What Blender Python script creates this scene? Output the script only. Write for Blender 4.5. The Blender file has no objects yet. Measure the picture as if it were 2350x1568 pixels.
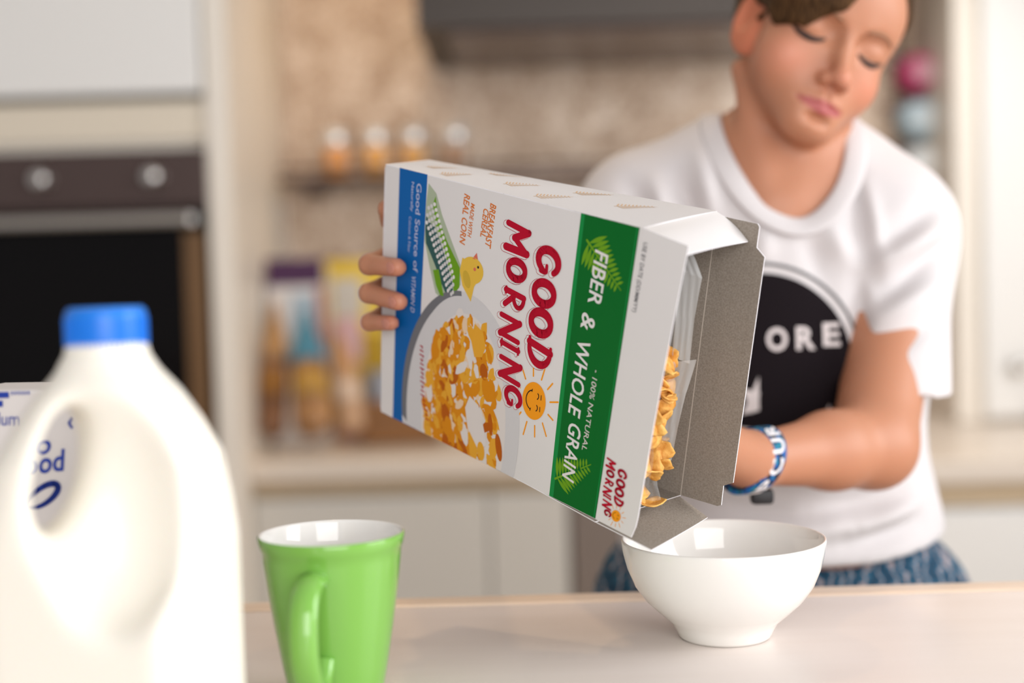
import bpy, bmesh, math, random
import numpy as np
from mathutils import Vector, Matrix
from mathutils.bvhtree import BVHTree
random.seed(7); np.random.seed(7)
S = bpy.context.scene
COL = S.collection
R_ = math.radians

# ------------------------------------------------------------------ camera
F = 3264.0; CX, CY = 1175.0, 784.0
PITCH, ROLL = R_(3.0), R_(1.6)
CAM = Vector((0, 0, 1.26))
_f = Vector((0, math.cos(PITCH), -math.sin(PITCH)))
_r0 = Vector((1, 0, 0)); _u0 = Vector((0, math.sin(PITCH), math.cos(PITCH)))
_r = math.cos(ROLL) * _r0 - math.sin(ROLL) * _u0
_u = math.sin(ROLL) * _r0 + math.cos(ROLL) * _u0
cam = bpy.data.cameras.new('camera'); camo = bpy.data.objects.new('camera', cam); COL.objects.link(camo)
M = Matrix.Identity(4)
for i in range(3):
    M[i][0], M[i][1], M[i][2], M[i][3] = _r[i], _u[i], -_f[i], CAM[i]
camo.matrix_world = M
cam.sensor_width = 36.0; cam.lens = F / 2350 * 36
cam.clip_start = 0.02
cam.dof.use_dof = True; cam.dof.focus_distance = 0.955; cam.dof.aperture_fstop = 2.2
S.camera = camo
S.view_settings.view_transform = 'Standard'; S.view_settings.look = 'None'
S.view_settings.gamma = 1.0; S.view_settings.use_curve_mapping = False
S.view_settings.exposure = 0.0
S.cycles.use_denoising = True
S.cycles.max_bounces = 8; S.cycles.transparent_max_bounces = 12
S.cycles.sample_clamp_indirect = 4.0
S.cycles.caustics_reflective = False; S.cycles.caustics_refractive = False

def cw(x, d, z):            # camera-space offsets (right, depth, up) to the room
    return CAM + x * _r + d * _f + z * _u
def at(px, py, d):          # a sight line of the photograph followed to the distance d
    return cw((px - CX) / F * d, d, -(py - CY) / F * d)
def at_z(px, py, z):        # ... followed to the height z
    v = at(px, py, 1.0) - CAM
    return CAM + v * ((z - CAM.z) / v.z)
def at_y(px, py, y):
    v = at(px, py, 1.0) - CAM
    return CAM + v * (y / v.y)

# ------------------------------------------------------------------ light
W = bpy.data.worlds.new('world'); S.world = W; W.use_nodes = True
W.node_tree.nodes['Background'].inputs[0].default_value = (1.0, 0.965, 0.955, 1)
W.node_tree.nodes['Background'].inputs[1].default_value = 0.46

def area(name, loc, target, sx, sy, power, col):
    l = bpy.data.lights.new(name, 'AREA'); l.shape = 'RECTANGLE'; l.size = sx; l.size_y = sy
    l.energy = power; l.color = col
    o = bpy.data.objects.new(name, l); COL.objects.link(o); o.location = loc
    o.rotation_euler = (Vector(target) - Vector(loc)).to_track_quat('-Z', 'Y').to_euler()
    return o
area('window_daylight', (2.05, 0.55, 1.75), (0.2, 0.95, 1.1), 1.4, 1.4, 43, (0.97, 0.985, 1.0))
area('front_fill', (0.65, -2.0, 1.65), (0.2, 2.0, 1.2), 2.0, 1.8, 66, (1.0, 0.985, 0.975))  # added fill light behind the camera, brightens the fronts; no door built there

# ------------------------------------------------------------------ materials
def mat(name, col, rough=0.5, metal=0.0, coat=0.0, trans=0.0, alpha=1.0, sss=0.0, ior=1.45, emit=None, estr=0.0):
    m = bpy.data.materials.new(name); m.use_nodes = True
    b = m.node_tree.nodes['Principled BSDF']
    b.inputs['Base Color'].default_value = (*col, 1); b.inputs['Roughness'].default_value = rough
    b.inputs['Metallic'].default_value = metal; b.inputs['Coat Weight'].default_value = coat
    b.inputs['Transmission Weight'].default_value = trans; b.inputs['Alpha'].default_value = alpha
    b.inputs['IOR'].default_value = ior
    if sss:
        b.inputs['Subsurface Weight'].default_value = sss
        b.inputs['Subsurface Radius'].default_value = (1.0, 0.35, 0.2); b.inputs['Subsurface Scale'].default_value = 0.006
    if emit:
        b.inputs['Emission Color'].default_value = (*emit, 1); b.inputs['Emission Strength'].default_value = estr
    return m
def dull(*ks):
    for k in ks: MT[k].node_tree.nodes['Principled BSDF'].inputs['Specular IOR Level'].default_value = .12
def nd(m, t, **k):
    n = m.node_tree.nodes.new(t)
    for a, v in k.items():
        setattr(n, a, v)
    return n
def lk(m, a, b): m.node_tree.links.new(a, b)
def bsdf(m): return m.node_tree.nodes['Principled BSDF']
def noise_col(m, c1, c2, scale, detail=4, stretch=(1, 1, 1), lo=0.35, hi=0.65, bump=0.0, bscale=None):
    tc = nd(m, 'ShaderNodeTexCoord'); mp = nd(m, 'ShaderNodeMapping'); mp.inputs['Scale'].default_value = stretch
    nz = nd(m, 'ShaderNodeTexNoise'); nz.inputs['Scale'].default_value = scale; nz.inputs['Detail'].default_value = detail
    rp = nd(m, 'ShaderNodeValToRGB'); e = rp.color_ramp.elements
    e[0].position = lo; e[0].color = (*c1, 1); e[1].position = hi; e[1].color = (*c2, 1)
    lk(m, tc.outputs['Object'], mp.inputs[0]); lk(m, mp.outputs[0], nz.inputs['Vector'])
    lk(m, nz.outputs['Fac'], rp.inputs[0]); lk(m, rp.outputs[0], bsdf(m).inputs['Base Color'])
    if bump:
        bp = nd(m, 'ShaderNodeBump'); bp.inputs['Strength'].default_value = bump; bp.inputs['Distance'].default_value = 0.002
        lk(m, nz.outputs['Fac'], bp.inputs['Height']); lk(m, bp.outputs[0], bsdf(m).inputs['Normal'])
    return m

MT = {}
MT['table'] = noise_col(mat('table_laminate', (.7, .6, .55), .32), (.79, .71, .665), (.82, .745, .705), 5, 5, (0.6, 5, 4))
MT['edge'] = noise_col(mat('table_edge_wood', (.8, .65, .5), .35), (.72, .56, .43), (.82, .67, .54), 10, 5, (0.5, 10, 10))
MT['white'] = mat('white_lacquer', (.80, .79, .77), .35)
MT['cream'] = mat('cream_panel', (.74, .66, .54), .4)
MT['ivory'] = mat('ivory_panel', (.80, .74, .66), .4)
MT['greydoor'] = mat('pale_grey_door', (.62, .60, .56), .4)
MT['wood'] = noise_col(mat('pale_wood', (.6, .45, .3), .45), (.50, .38, .24), (.62, .48, .32), 9, 5, (0.5, 6, 10))
MT['counter'] = mat('countertop', (.70, .62, .54), .3)
MT['steel'] = mat('brushed_steel', (.62, .60, .58), .28, 1.0)
MT['darksteel'] = mat('dark_steel', (.095, .065, .060), .25, 0.5)
MT['hood'] = mat('hood_steel', (.050, .040, .034), .4, 0.4)
MT['blackglass'] = mat('oven_glass', (.004, .0035, .004), .12)
MT['blackglass'].node_tree.nodes['Principled BSDF'].inputs['Specular IOR Level'].default_value = .14
MT['ovenbrown'] = mat('lit_oven_liner', (.16, .085, .035), .4, 0.2)
MT['dishwasher'] = mat('appliance_taupe', (.27, .225, .20), .35, .3)
MT['floor'] = noise_col(mat('floor_tile', (.5, .45, .4), .4), (.45, .40, .35), (.55, .5, .45), 3)
MT['ceil'] = mat('ceiling_paint', (.8, .78, .75), .8)
MT['wallpaint'] = mat('wall_paint', (.82, .80, .77), .8)
MT['card_white'] = mat('printed_card_white', (.68, .655, .65), .45)
MT['card_grey'] = noise_col(mat('raw_grey_card', (.3, .26, .22), .85), (.225, .19, .155), (.30, .26, .22), 900, 3)
MT['card_edge'] = mat('card_edge', (.82, .80, .84), .6)
MT['p_blue'] = mat('print_blue', (.004, .105, .36), .35)
MT['p_green'] = mat('print_green', (.002, .118, .017), .3)
MT['p_green2'] = mat('print_mid_green', (.008, .22, .05), .3)
MT['p_leaf'] = mat('print_leaf', (.13, .30, .012), .35)
MT['p_leafpale'] = mat('print_pale_leaf', (.36, .42, .30), .4)
MT['p_red'] = mat('print_crimson', (.42, .003, .022), .35)
MT['p_white'] = mat('print_white', (.68, .655, .65), .45)
MT['p_orange'] = mat('print_orange', (.62, .17, .035), .4)
MT['p_sun'] = mat('print_sun', (.82, .30, .012), .4)
MT['p_black'] = mat('print_black', (.012, .012, .014), .4)
MT['p_grey'] = mat('print_grey', (.09, .09, .10), .4)
MT['p_bowl'] = mat('print_bowl', (.575, .56, .57), .4)
MT['p_milk'] = mat('print_milk', (.66, .61, .585), .4)
MT['p_bowl_dark'] = mat('print_bowl_side', (.15, .15, .165), .4)
MT['p_f1'] = mat('print_flake_amber', (.62, .225, .006), .4)
MT['p_f2'] = mat('print_flake_gold', (.70, .34, .03), .4)
MT['p_f3'] = mat('print_flake_rust', (.42, .095, .004), .4)
MT['p_f4'] = mat('print_flake_cream', (.70, .52, .36), .4)
MT['p_chick'] = mat('print_yellow', (.70, .44, .055), .4)
MT['p_wing'] = mat('print_dark_yellow', (.55, .36, .04), .4)
MT['p_beak'] = mat('print_coral', (.62, .14, .09), .4)
MT['p_teal'] = mat('print_corn_gap', (.03, .09, .085), .4)
MT['p_lilac'] = mat('print_pale_lilac', (.42, .45, .62), .4)
MT['p_fern'] = mat('print_pale_fern', (.66, .45, .28), .4)
dull(*[k for k in MT if k.startswith('p_')])
MT['ceramic'] = mat('white_glaze', (.83, .815, .785), .07, coat=.3)
MT['mug_green'] = mat('green_glaze', (.195, .44, .075), .12, coat=.4)
MT['milk'] = mat('milk_plastic', (.87, .83, .74), .32, sss=.1)
MT['cap'] = mat('blue_cap', (.01, .19, .72), .35)
MT['carton'] = mat('carton_card', (.74, .70, .68), .4)
MT['c_blue'] = mat('carton_blue', (.012, .045, .34), .4)
MT['film'] = mat('bag_film', (.80, .84, .86), .18, alpha=.16)
MT['film2'] = mat('bag_film_dense', (.80, .82, .83), .3, alpha=.36)
MT['flake'] = noise_col(mat('corn_flake', (.7, .35, .06), .55), (.60, .25, .035), (.85, .50, .13), 160, 6, bump=.6)
MT['tee'] = mat('white_jersey', (.62, .59, .595), .9)
MT['tee_black'] = mat('black_print', (.018, .014, .017), .8)
dull('tee_black'); MT['tee_black'].node_tree.nodes['Principled BSDF'].inputs['Base Color'].default_value = (.009, .006, .008, 1)
MT['tee_grey'] = mat('shirt_ring_print', (.10, .10, .105), .8)
MT['tee_white'] = mat('shirt_white_print', (.66, .60, .60), .8)
MT['hair'] = noise_col(mat('brown_hair', (.08, .04, .02), .6), (.018, .009, .004), (.10, .050, .020), 120, 3, (6, 1, 1)); dull('hair')
MT['lash'] = mat('dark_lash', (.03, .015, .012), .6)
MT['brow'] = mat('brown_brow', (.30, .145, .08), .7)
MT['nail'] = mat('fingernail', (.52, .215, .155), .35)
MT['band_letter'] = mat('band_white', (.75, .73, .75), .7)
MT['rubber'] = mat('black_plastic', (.015, .014, .016), .5)
# skin: one tone, pink only where the lips, ears and fingertips are
sk = mat('skin', (.6, .3, .2), .48, sss=.25); MT['skin'] = sk
_a = nd(sk, 'ShaderNodeVertexColor', layer_name='tone'); lk(sk, _a.outputs[0], bsdf(sk).inputs['Base Color'])
# wristband
bd = mat('wristband_weave', (.02, .1, .3), .7); MT['band'] = bd
tc = nd(bd, 'ShaderNodeTexCoord'); vz = nd(bd, 'ShaderNodeTexNoise'); vz.inputs['Scale'].default_value = 130; vz.inputs['Detail'].default_value = 2
rp = nd(bd, 'ShaderNodeValToRGB'); rp.color_ramp.interpolation = 'CONSTANT'; e = rp.color_ramp.elements
e[0].position = 0; e[0].color = (.006, .008, .02, 1); e[1].position = .43; e[1].color = (.004, .09, .32, 1)
x = e.new(.52); x.color = (.008, .22, .33, 1); x = e.new(.58); x.color = (.008, .01, .03, 1); x = e.new(.66); x.color = (.006, .12, .33, 1)
lk(bd, tc.outputs['Object'], vz.inputs['Vector']); lk(bd, vz.outputs['Fac'], rp.inputs[0]); lk(bd, rp.outputs[0], bsdf(bd).inputs['Base Color'])
# shorts
sh = mat('patterned_cloth', (.03, .15, .3), .8); MT['shorts'] = sh
tc = nd(sh, 'ShaderNodeTexCoord'); wv = nd(sh, 'ShaderNodeTexWave'); wv.inputs['Scale'].default_value = 26; wv.inputs['Distortion'].default_value = 9; wv.inputs['Detail'].default_value = 3
wv.inputs['Detail Scale'].default_value = 2.0
rp = nd(sh, 'ShaderNodeValToRGB'); e = rp.color_ramp.elements
e[0].position = .25; e[0].color = (.004, .04, .085, 1); e[1].position = .7; e[1].color = (.012, .105, .19, 1)
x = e.new(.93); x.color = (.06, .17, .26, 1); x = e.new(.985); x.color = (.42, .30, .28, 1)
lk(sh, tc.outputs['Object'], wv.inputs['Vector']); lk(sh, wv.outputs['Color'], rp.inputs[0]); lk(sh, rp.outputs[0], bsdf(sh).inputs['Base Color'])
# mosaic wall
mo = mat('glass_mosaic', (.5, .4, .3), .28, .25); MT['mosaic'] = mo
tc = nd(mo, 'ShaderNodeTexCoord'); vo = nd(mo, 'ShaderNodeTexVoronoi'); vo.inputs['Scale'].default_value = 95; vo.inputs['Randomness'].default_value = .55
sp = nd(mo, 'ShaderNodeSeparateColor'); rp = nd(mo, 'ShaderNodeValToRGB'); e = rp.color_ramp.elements
e[0].position = 0; e[0].color = (.31, .205, .135, 1); e[1].position = 1; e[1].color = (.72, .60, .495, 1)
x = e.new(.5); x.color = (.49, .36, .26, 1)
lk(mo, tc.outputs['Object'], vo.inputs['Vector']); lk(mo, vo.outputs['Color'], sp.inputs[0])
nz = nd(mo, 'ShaderNodeTexNoise'); nz.inputs['Scale'].default_value = 13; nz.inputs['Detail'].default_value = 6; nz.inputs['Roughness'].default_value = .7
lk(mo, tc.outputs['Object'], nz.inputs['Vector'])
ma = nd(mo, 'ShaderNodeMath', operation='MULTIPLY_ADD'); ma.inputs[1].default_value = 2.2; ma.inputs[2].default_value = -.9; lk(mo, nz.outputs['Fac'], ma.inputs[0])
mx = nd(mo, 'ShaderNodeMath', operation='MULTIPLY_ADD'); mx.inputs[1].default_value = .55; lk(mo, sp.outputs[0], mx.inputs[0]); lk(mo, ma.outputs[0], mx.inputs[2])
lk(mo, mx.outputs[0], rp.inputs[0])
lk(mo, rp.outputs[0], bsdf(mo).inputs['Base Color'])
bp = nd(mo, 'ShaderNodeBump'); bp.inputs['Strength'].default_value = .5; bp.inputs['Distance'].default_value = .004
lk(mo, vo.outputs['Distance'], bp.inputs['Height']); lk(mo, bp.outputs[0], bsdf(mo).inputs['Normal'])

def cmat(key, col, rough=.5, **k):
    if key not in MT: MT[key] = mat(key, col, rough, **k)
    return MT[key]

# ------------------------------------------------------------------ object helpers
def thing(name, label, cat, loc, rz=0, group=None):
    o = bpy.data.objects.new(name, None); COL.objects.link(o)
    o.empty_display_size = .05
    o.location = loc; o.rotation_euler = (0, 0, rz); tag(o, label, cat, group); return o
def tag(o, label, cat, group=None):
    o['label'] = label; o['category'] = cat
    if group: o['group'] = group
    return o
def mesh_obj(name, verts, faces, mats, parent=None, smooth=False, fm=None, world=False, loc=None):
    """one mesh object; world=True: verts are room coordinates although it has a parent"""
    if not isinstance(mats, (list, tuple)): mats = [mats]
    me = bpy.data.meshes.new(name)
    verts = [tuple(v) for v in verts]
    o = bpy.data.objects.new(name, me); COL.objects.link(o)
    if parent is not None:
        o.parent = parent
        if world:
            im = Matrix.LocRotScale(parent.location, parent.rotation_euler, None).inverted()
            if parent.parent:
                im = im @ Matrix.LocRotScale(parent.parent.location, parent.parent.rotation_euler, None).inverted()
            verts = [tuple(im @ Vector(v)) for v in verts]
    elif loc is not None:
        verts = [tuple(Vector(v) - Vector(loc)) for v in verts]; o.location = loc
    me.from_pydata(verts, [], [tuple(f) for f in faces])
    for m in mats: me.materials.append(m)
    if fm is not None: me.polygons.foreach_set('material_index', fm)
    if smooth: me.polygons.foreach_set('use_smooth', [True] * len(me.polygons))
    me.update(); return o
class MB:
    def __init__(s): s.v = []; s.f = []; s.m = []; s.mi = 0
    def add(s, vs, fs, mi=None):
        o = len(s.v); s.v += [Vector(v) for v in vs]; s.f += [tuple(i + o for i in f) for f in fs]
        s.m += [s.mi if mi is None else mi] * len(fs); return s
    def box(s, a, b, bev=0.0, mi=None, M=None):
        bm = bmesh.new(); bmesh.ops.create_cube(bm, size=1)
        for v in bm.verts:
            v.co = Vector([(a[i] + b[i]) / 2 + v.co[i] * (b[i] - a[i]) for i in range(3)])
        if bev: bmesh.ops.bevel(bm, geom=bm.edges[:], offset=bev, segments=2, affect='EDGES', profile=.5)
        vs = [(M @ v.co if M else v.co.copy()) for v in bm.verts]; bm.verts.index_update()
        fs = [[v.index for v in f.verts] for f in bm.faces]; bm.free(); return s.add(vs, fs, mi)
    def lathe(s, prof, n=48, c=(0, 0, 0), mi=None, M=None, capb=False, capt=False):
        vs = []; fs = []
        for (r, z) in prof:
            for k in range(n):
                a = 2 * math.pi * k / n; v = Vector((c[0] + r * math.cos(a), c[1] + r * math.sin(a), c[2] + z))
                vs.append(M @ v if M else v)
        for i in range(len(prof) - 1):
            for k in range(n):
                k2 = (k + 1) % n; fs.append((i * n + k, i * n + k2, (i + 1) * n + k2, (i + 1) * n + k))
        if capb: fs.append(tuple(range(n))[::-1])
        if capt: fs.append(tuple((len(prof) - 1) * n + k for k in range(n)))
        return s.add(vs, fs, mi)
    def tube(s, pts, r, n=10, mi=None, flat=1.0, cap=True, up=None):
        pts = [Vector(p) for p in pts]; vs = []; fs = []
        rr = r if isinstance(r, (list, tuple)) else [r] * len(pts)
        for i, p in enumerate(pts):
            t = (pts[min(i + 1, len(pts) - 1)] - pts[max(i - 1, 0)]).normalized()
            a = (Vector(up) if up is not None else (Vector((0, 0, 1)) if abs(t.z) < .9 else Vector((1, 0, 0))))
            b = t.cross(a).normalized(); a = b.cross(t).normalized()
            for k in range(n):
                th = 2 * math.pi * k / n
                vs.append(p + rr[i] * (math.cos(th) * b + math.sin(th) * a * flat))
        for i in range(len(pts) - 1):
            for k in range(n):
                k2 = (k + 1) % n; fs.append((i * n + k, i * n + k2, (i + 1) * n + k2, (i + 1) * n + k))
        if cap: fs.append(tuple(range(n))[::-1]); fs.append(tuple((len(pts) - 1) * n + k for k in range(n)))
        return s.add(vs, fs, mi)
    def ball(s, c, r, mi=None, nu=20, nv=12, M=None):
        r = r if isinstance(r, (list, tuple)) else (r, r, r); vs = []; fs = []
        for i in range(nv + 1):
            ph = math.pi * i / nv
            for k in range(nu):
                th = 2 * math.pi * k / nu
                v = Vector((r[0] * math.sin(ph) * math.cos(th), r[1] * math.sin(ph) * math.sin(th), r[2] * math.cos(ph)))
                vs.append((M @ v if M else v) + Vector(c))
        for i in range(nv):
            for k in range(nu):
                k2 = (k + 1) % nu; fs.append((i * nu + k, (i + 1) * nu + k, (i + 1) * nu + k2, i * nu + k2))
        return s.add(vs, fs, mi)
    def build(s, name, mats, parent=None, smooth=False, world=False, loc=None):
        o = mesh_obj(name, s.v, s.f, mats, parent, smooth, s.m, world, loc)
        if smooth == 'auto': autosmooth(o)
        return o
def autosmooth(o, ang=38):
    me = o.data; me.polygons.foreach_set('use_smooth', [True] * len(me.polygons))
    bm = bmesh.new(); bm.from_mesh(me); bmesh.ops.recalc_face_normals(bm, faces=bm.faces)
    for e in bm.edges:
        if len(e.link_faces) == 2 and e.calc_face_angle(0) > R_(ang): e.smooth = False
    bm.to_mesh(me); bm.free(); return o
def structure(o): o['kind'] = 'structure'; return o

# text as flat triangles, unit: cap height 1 (built-in font)
_tc = {}
def text_poly(s, bold=0.0):
    k = (s, bold)
    if k in _tc: return _tc[k]
    c = bpy.data.curves.new('t', 'FONT'); c.body = s; c.size = 1; c.offset = bold; c.resolution_u = 3
    o = bpy.data.objects.new('t', c); COL.objects.link(o); bpy.context.view_layer.update()
    me = o.evaluated_get(bpy.context.evaluated_depsgraph_get()).to_mesh()
    me.calc_loop_triangles()
    v = [(p.co.x, p.co.y) for p in me.vertices]; f = [tuple(t.vertices) for t in me.loop_triangles]
    o.evaluated_get(bpy.context.evaluated_depsgraph_get()).to_mesh_clear()
    bpy.data.objects.remove(o); bpy.data.curves.remove(c)
    _tc[k] = (v, f); return v, f
_cap = None
def text_fit(s, x0, x1, y0, y1, bold=0.0, shear=0.0, rise=0.0):
    """lettering laid between x0..x1, cap height y0..y1 -> verts2d, faces"""
    global _cap
    if _cap is None:
        vv, _ = text_poly('H'); _cap = max(v[1] for v in vv)
    v, f = text_poly(s, bold)
    xs = [p[0] for p in v]; a, b = min(xs), max(xs)
    sx = (x1 - x0) / (b - a); sy = (y1 - y0) / _cap
    out = []
    for (x, y) in v:
        X = x0 + (x - a) * sx; Y = y0 + y * sy
        out.append((X + shear * (Y - y0), Y + rise * (X - x0)))
    return out, f
def ellipse(cx, cy, rx, ry, n=40, rot=0.0):
    return [(cx + rx * math.cos(t) * math.cos(rot) - ry * math.sin(t) * math.sin(rot), cy + rx * math.cos(t) * math.sin(rot) + ry * math.sin(t) * math.cos(rot))
            for t in (2 * math.pi * k / n for k in range(n))]
def stroke(pts, w, n=8, closed=False):
    """thick pen line with round ends; w number or list"""
    V = []; Fc = []
    ws = w if isinstance(w, (list, tuple)) else [w] * len(pts)
    P = list(pts) + ([pts[0]] if closed else []); ws = list(ws) + ([ws[0]] if closed else [])
    for i in range(len(P) - 1):
        (xa, ya), (xb, yb) = P[i], P[i + 1]; L = math.hypot(xb - xa, yb - ya) or 1e-9
        nx, ny = -(yb - ya) / L, (xb - xa) / L; o = len(V)
        V += [(xa + nx * ws[i] / 2, ya + ny * ws[i] / 2), (xa - nx * ws[i] / 2, ya - ny * ws[i] / 2),
              (xb - nx * ws[i + 1] / 2, yb - ny * ws[i + 1] / 2), (xb + nx * ws[i + 1] / 2, yb + ny * ws[i + 1] / 2)]
        Fc.append((o, o + 1, o + 2, o + 3))
    for (x, y), q in zip(P, ws):
        o = len(V); V += ellipse(x, y, q / 2, q / 2, 12); Fc.append(tuple(range(o, o + 12)))
    return V, Fc
def clip_poly(poly, fn):
    """keep the part of a polygon where fn(p) >= 0 (fn linear)"""
    out = []
    for i in range(len(poly)):
        p, q = poly[i], poly[(i + 1) % len(poly)]; a, b = fn(p), fn(q)
        if a >= 0: out.append(p)
        if (a >= 0) != (b >= 0):
            t = a / (a - b); out.append((p[0] + t * (q[0] - p[0]), p[1] + t * (q[1] - p[1])))
    return out

# ------------------------------------------------------------------ implicit surfaces
class Field:
    def __init__(s, lo, hi, h):
        s.lo = np.array(lo, float); s.h = h
        s.n = np.ceil((np.array(hi, float) - s.lo) / h).astype(int) + 1
        s.d = np.full(s.n, 0.2, np.float32)
    def _blk(s, lo, hi, m):
        a = np.maximum(np.floor((np.array(lo) - m - s.lo) / s.h).astype(int), 0)
        b = np.minimum(np.ceil((np.array(hi) + m - s.lo) / s.h).astype(int) + 1, s.n)
        if np.any(b <= a): return None
        sl = tuple(slice(a[i], b[i]) for i in range(3))
        ax = [(s.lo[i] + s.h * np.arange(a[i], b[i])).astype(np.float32) for i in range(3)]
        return sl, np.meshgrid(*ax, indexing='ij')
    def _mix(s, sl, d, k, op):
        D = s.d[sl]
        if op == 'add':
            hh = np.clip(.5 + .5 * (D - d) / k, 0, 1); s.d[sl] = D + (d - D) * hh - k * hh * (1 - hh)
        else:
            d = -d; hh = np.clip(.5 - .5 * (D - d) / k, 0, 1); s.d[sl] = D + (d - D) * hh + k * hh * (1 - hh)
    def cone(s, a, b, ra, rb, k=.01, op='add', flat=None):
        a = np.array(a, float); b = np.array(b, float); r = max(ra, rb)
        bk = s._blk(np.minimum(a, b) - r, np.maximum(a, b) + r, k + 3 * s.h)
        if bk is None: return
        sl, (X, Y, Z) = bk
        ab = b - a; L2 = max(ab @ ab, 1e-12)
        t = np.clip(((X - a[0]) * ab[0] + (Y - a[1]) * ab[1] + (Z - a[2]) * ab[2]) / L2, 0, 1)
        d = np.sqrt((X - a[0] - t * ab[0]) ** 2 + (Y - a[1] - t * ab[1]) ** 2 + (Z - a[2] - t * ab[2]) ** 2) - (ra + (rb - ra) * t)
        s._mix(sl, d, k, op)
    def ell(s, c, r, k=.01, op='add', R=None):
        c = np.array(c, float); r = np.array(r, float); q = r.max()
        bk = s._blk(c - q, c + q, k + 3 * s.h)
        if bk is None: return
        sl, (X, Y, Z) = bk
        P = [X - c[0], Y - c[1], Z - c[2]]
        if R is not None:
            R = np.array(R); P = [P[0] * R[0, i] + P[1] * R[1, i] + P[2] * R[2, i] for i in range(3)]
        k0 = np.sqrt(sum((P[i] / r[i]) ** 2 for i in range(3))); k1 = np.sqrt(sum((P[i] / r[i] ** 2) ** 2 for i in range(3)))
        d = k0 * (k0 - 1) / np.maximum(k1, 1e-6)
        s._mix(sl, d, k, op)
    def fn(s, lo, hi, f, k=.01, op='add'):
        bk = s._blk(lo, hi, k + 3 * s.h)
        if bk is None: return
        sl, (X, Y, Z) = bk; s._mix(sl, f(X, Y, Z).astype(np.float32), k, op)
    def mesh(s):
        D = s.d; n = np.array(D.shape)
        ins = D < 0
        c = np.zeros(n - 1, np.int8)
        for i in (0, 1):
            for j in (0, 1):
                for k in (0, 1):
                    c += ins[i:n[0] - 1 + i, j:n[1] - 1 + j, k:n[2] - 1 + k]
        idx = np.argwhere((c > 0) & (c < 8)); vid = np.full(n - 1, -1, np.int64); vid[tuple(idx.T)] = np.arange(len(idx))
        acc = np.zeros((len(idx), 3)); cnt = np.zeros(len(idx))
        cor = [np.array((i, j, k)) for i in (0, 1) for j in (0, 1) for k in (0, 1)]
        val = {tuple(q): D[tuple((idx + q).T)] for q in cor}
        for q in cor:
            for ax in range(3):
                if q[ax]: continue
                q2 = q.copy(); q2[ax] = 1; a, b = val[tuple(q)], val[tuple(q2)]
                m = (a < 0) != (b < 0); t = np.where(m, a / np.where(m, a - b, 1), 0)
                p = np.tile(q.astype(float), (len(idx), 1)); p[:, ax] = t
                acc[m] += p[m]; cnt[m] += 1
        V = s.lo + s.h * (idx + acc / cnt[:, None])
        Q = []
        for ax in range(3):
            sa = [slice(None)] * 3; sb = [slice(None)] * 3; sa[ax] = slice(0, n[ax] - 1); sb[ax] = slice(1, n[ax])
            a, b = ins[tuple(sa)], ins[tuple(sb)]; e = np.argwhere(a != b)
            o1, o2 = (ax + 1) % 3, (ax + 2) % 3
            e = e[(e[:, o1] > 0) & (e[:, o2] > 0) & (e[:, o1] < n[o1] - 1) & (e[:, o2] < n[o2] - 1)]
            qs = []
            for (d1, d2) in ((1, 1), (0, 1), (0, 0), (1, 0)):
                p = e.copy(); p[:, o1] -= d1; p[:, o2] -= d2; qs.append(vid[tuple(p.T)])
            q = np.stack(qs, 1); flip = ~a[tuple(e.T)]; q[flip] = q[flip][:, ::-1]; Q.append(q)
        return V, np.concatenate(Q)
def relax(V, Q, it=2, lam=.5):
    n = len(V)
    A = np.concatenate([Q[:, [0, 1]], Q[:, [1, 2]], Q[:, [2, 3]], Q[:, [3, 0]]]); A = np.concatenate([A, A[:, ::-1]])
    deg = np.bincount(A[:, 0], minlength=n)
    for _ in range(it):
        s = np.stack([np.bincount(A[:, 0], V[A[:, 1], i], minlength=n) for i in range(3)], 1) / deg[:, None]
        V = V + lam * (s - V)
    return V
def normals(V, Q):
    nf = np.cross(V[Q[:, 2]] - V[Q[:, 0]], V[Q[:, 3]] - V[Q[:, 1]])
    N = np.zeros_like(V)
    for i in range(4):
        for j in range(3): N[:, j] += np.bincount(Q[:, i], nf[:, j], minlength=len(V))
    return N / np.maximum(np.linalg.norm(N, axis=1), 1e-12)[:, None]


# ================================================================== THE ROOM
def sbox(name, a, b, m, bev=0.0):
    return structure(MB().box(a, b, bev).build(name, MT[m] if isinstance(m, str) else m))
sbox('floor', (-3, -3, -.1), (3, 3.6, 0), 'floor')
sbox('wall_back', (-3.0, 3.42, 0), (2.15, 3.52, 2.5), 'mosaic')
sbox('ceiling', (-3, .9, 2.5), (2.2, 3.6, 2.6), 'ceil')
w = MB()
w.box((2.1, -.4, 0), (2.2, 3.42, .95)); w.box((2.1, -.4, 2.45), (2.2, 3.42, 2.5))
w.box((2.1, -.4, .95), (2.2, -.3, 2.45)); w.box((2.1, 1.4, .95), (2.2, 3.42, 2.45))
structure(w.build('wall_right', MT['wallpaint']))
w = MB()
for y in (-.3, .53, 1.34): w.box((2.12, y, .95), (2.17, y + .06, 2.45))
for z in (.95, 2.39): w.box((2.12, -.3, z), (2.17, 1.4, z + .06))
structure(w.build('window_1', MT['white']))

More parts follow.
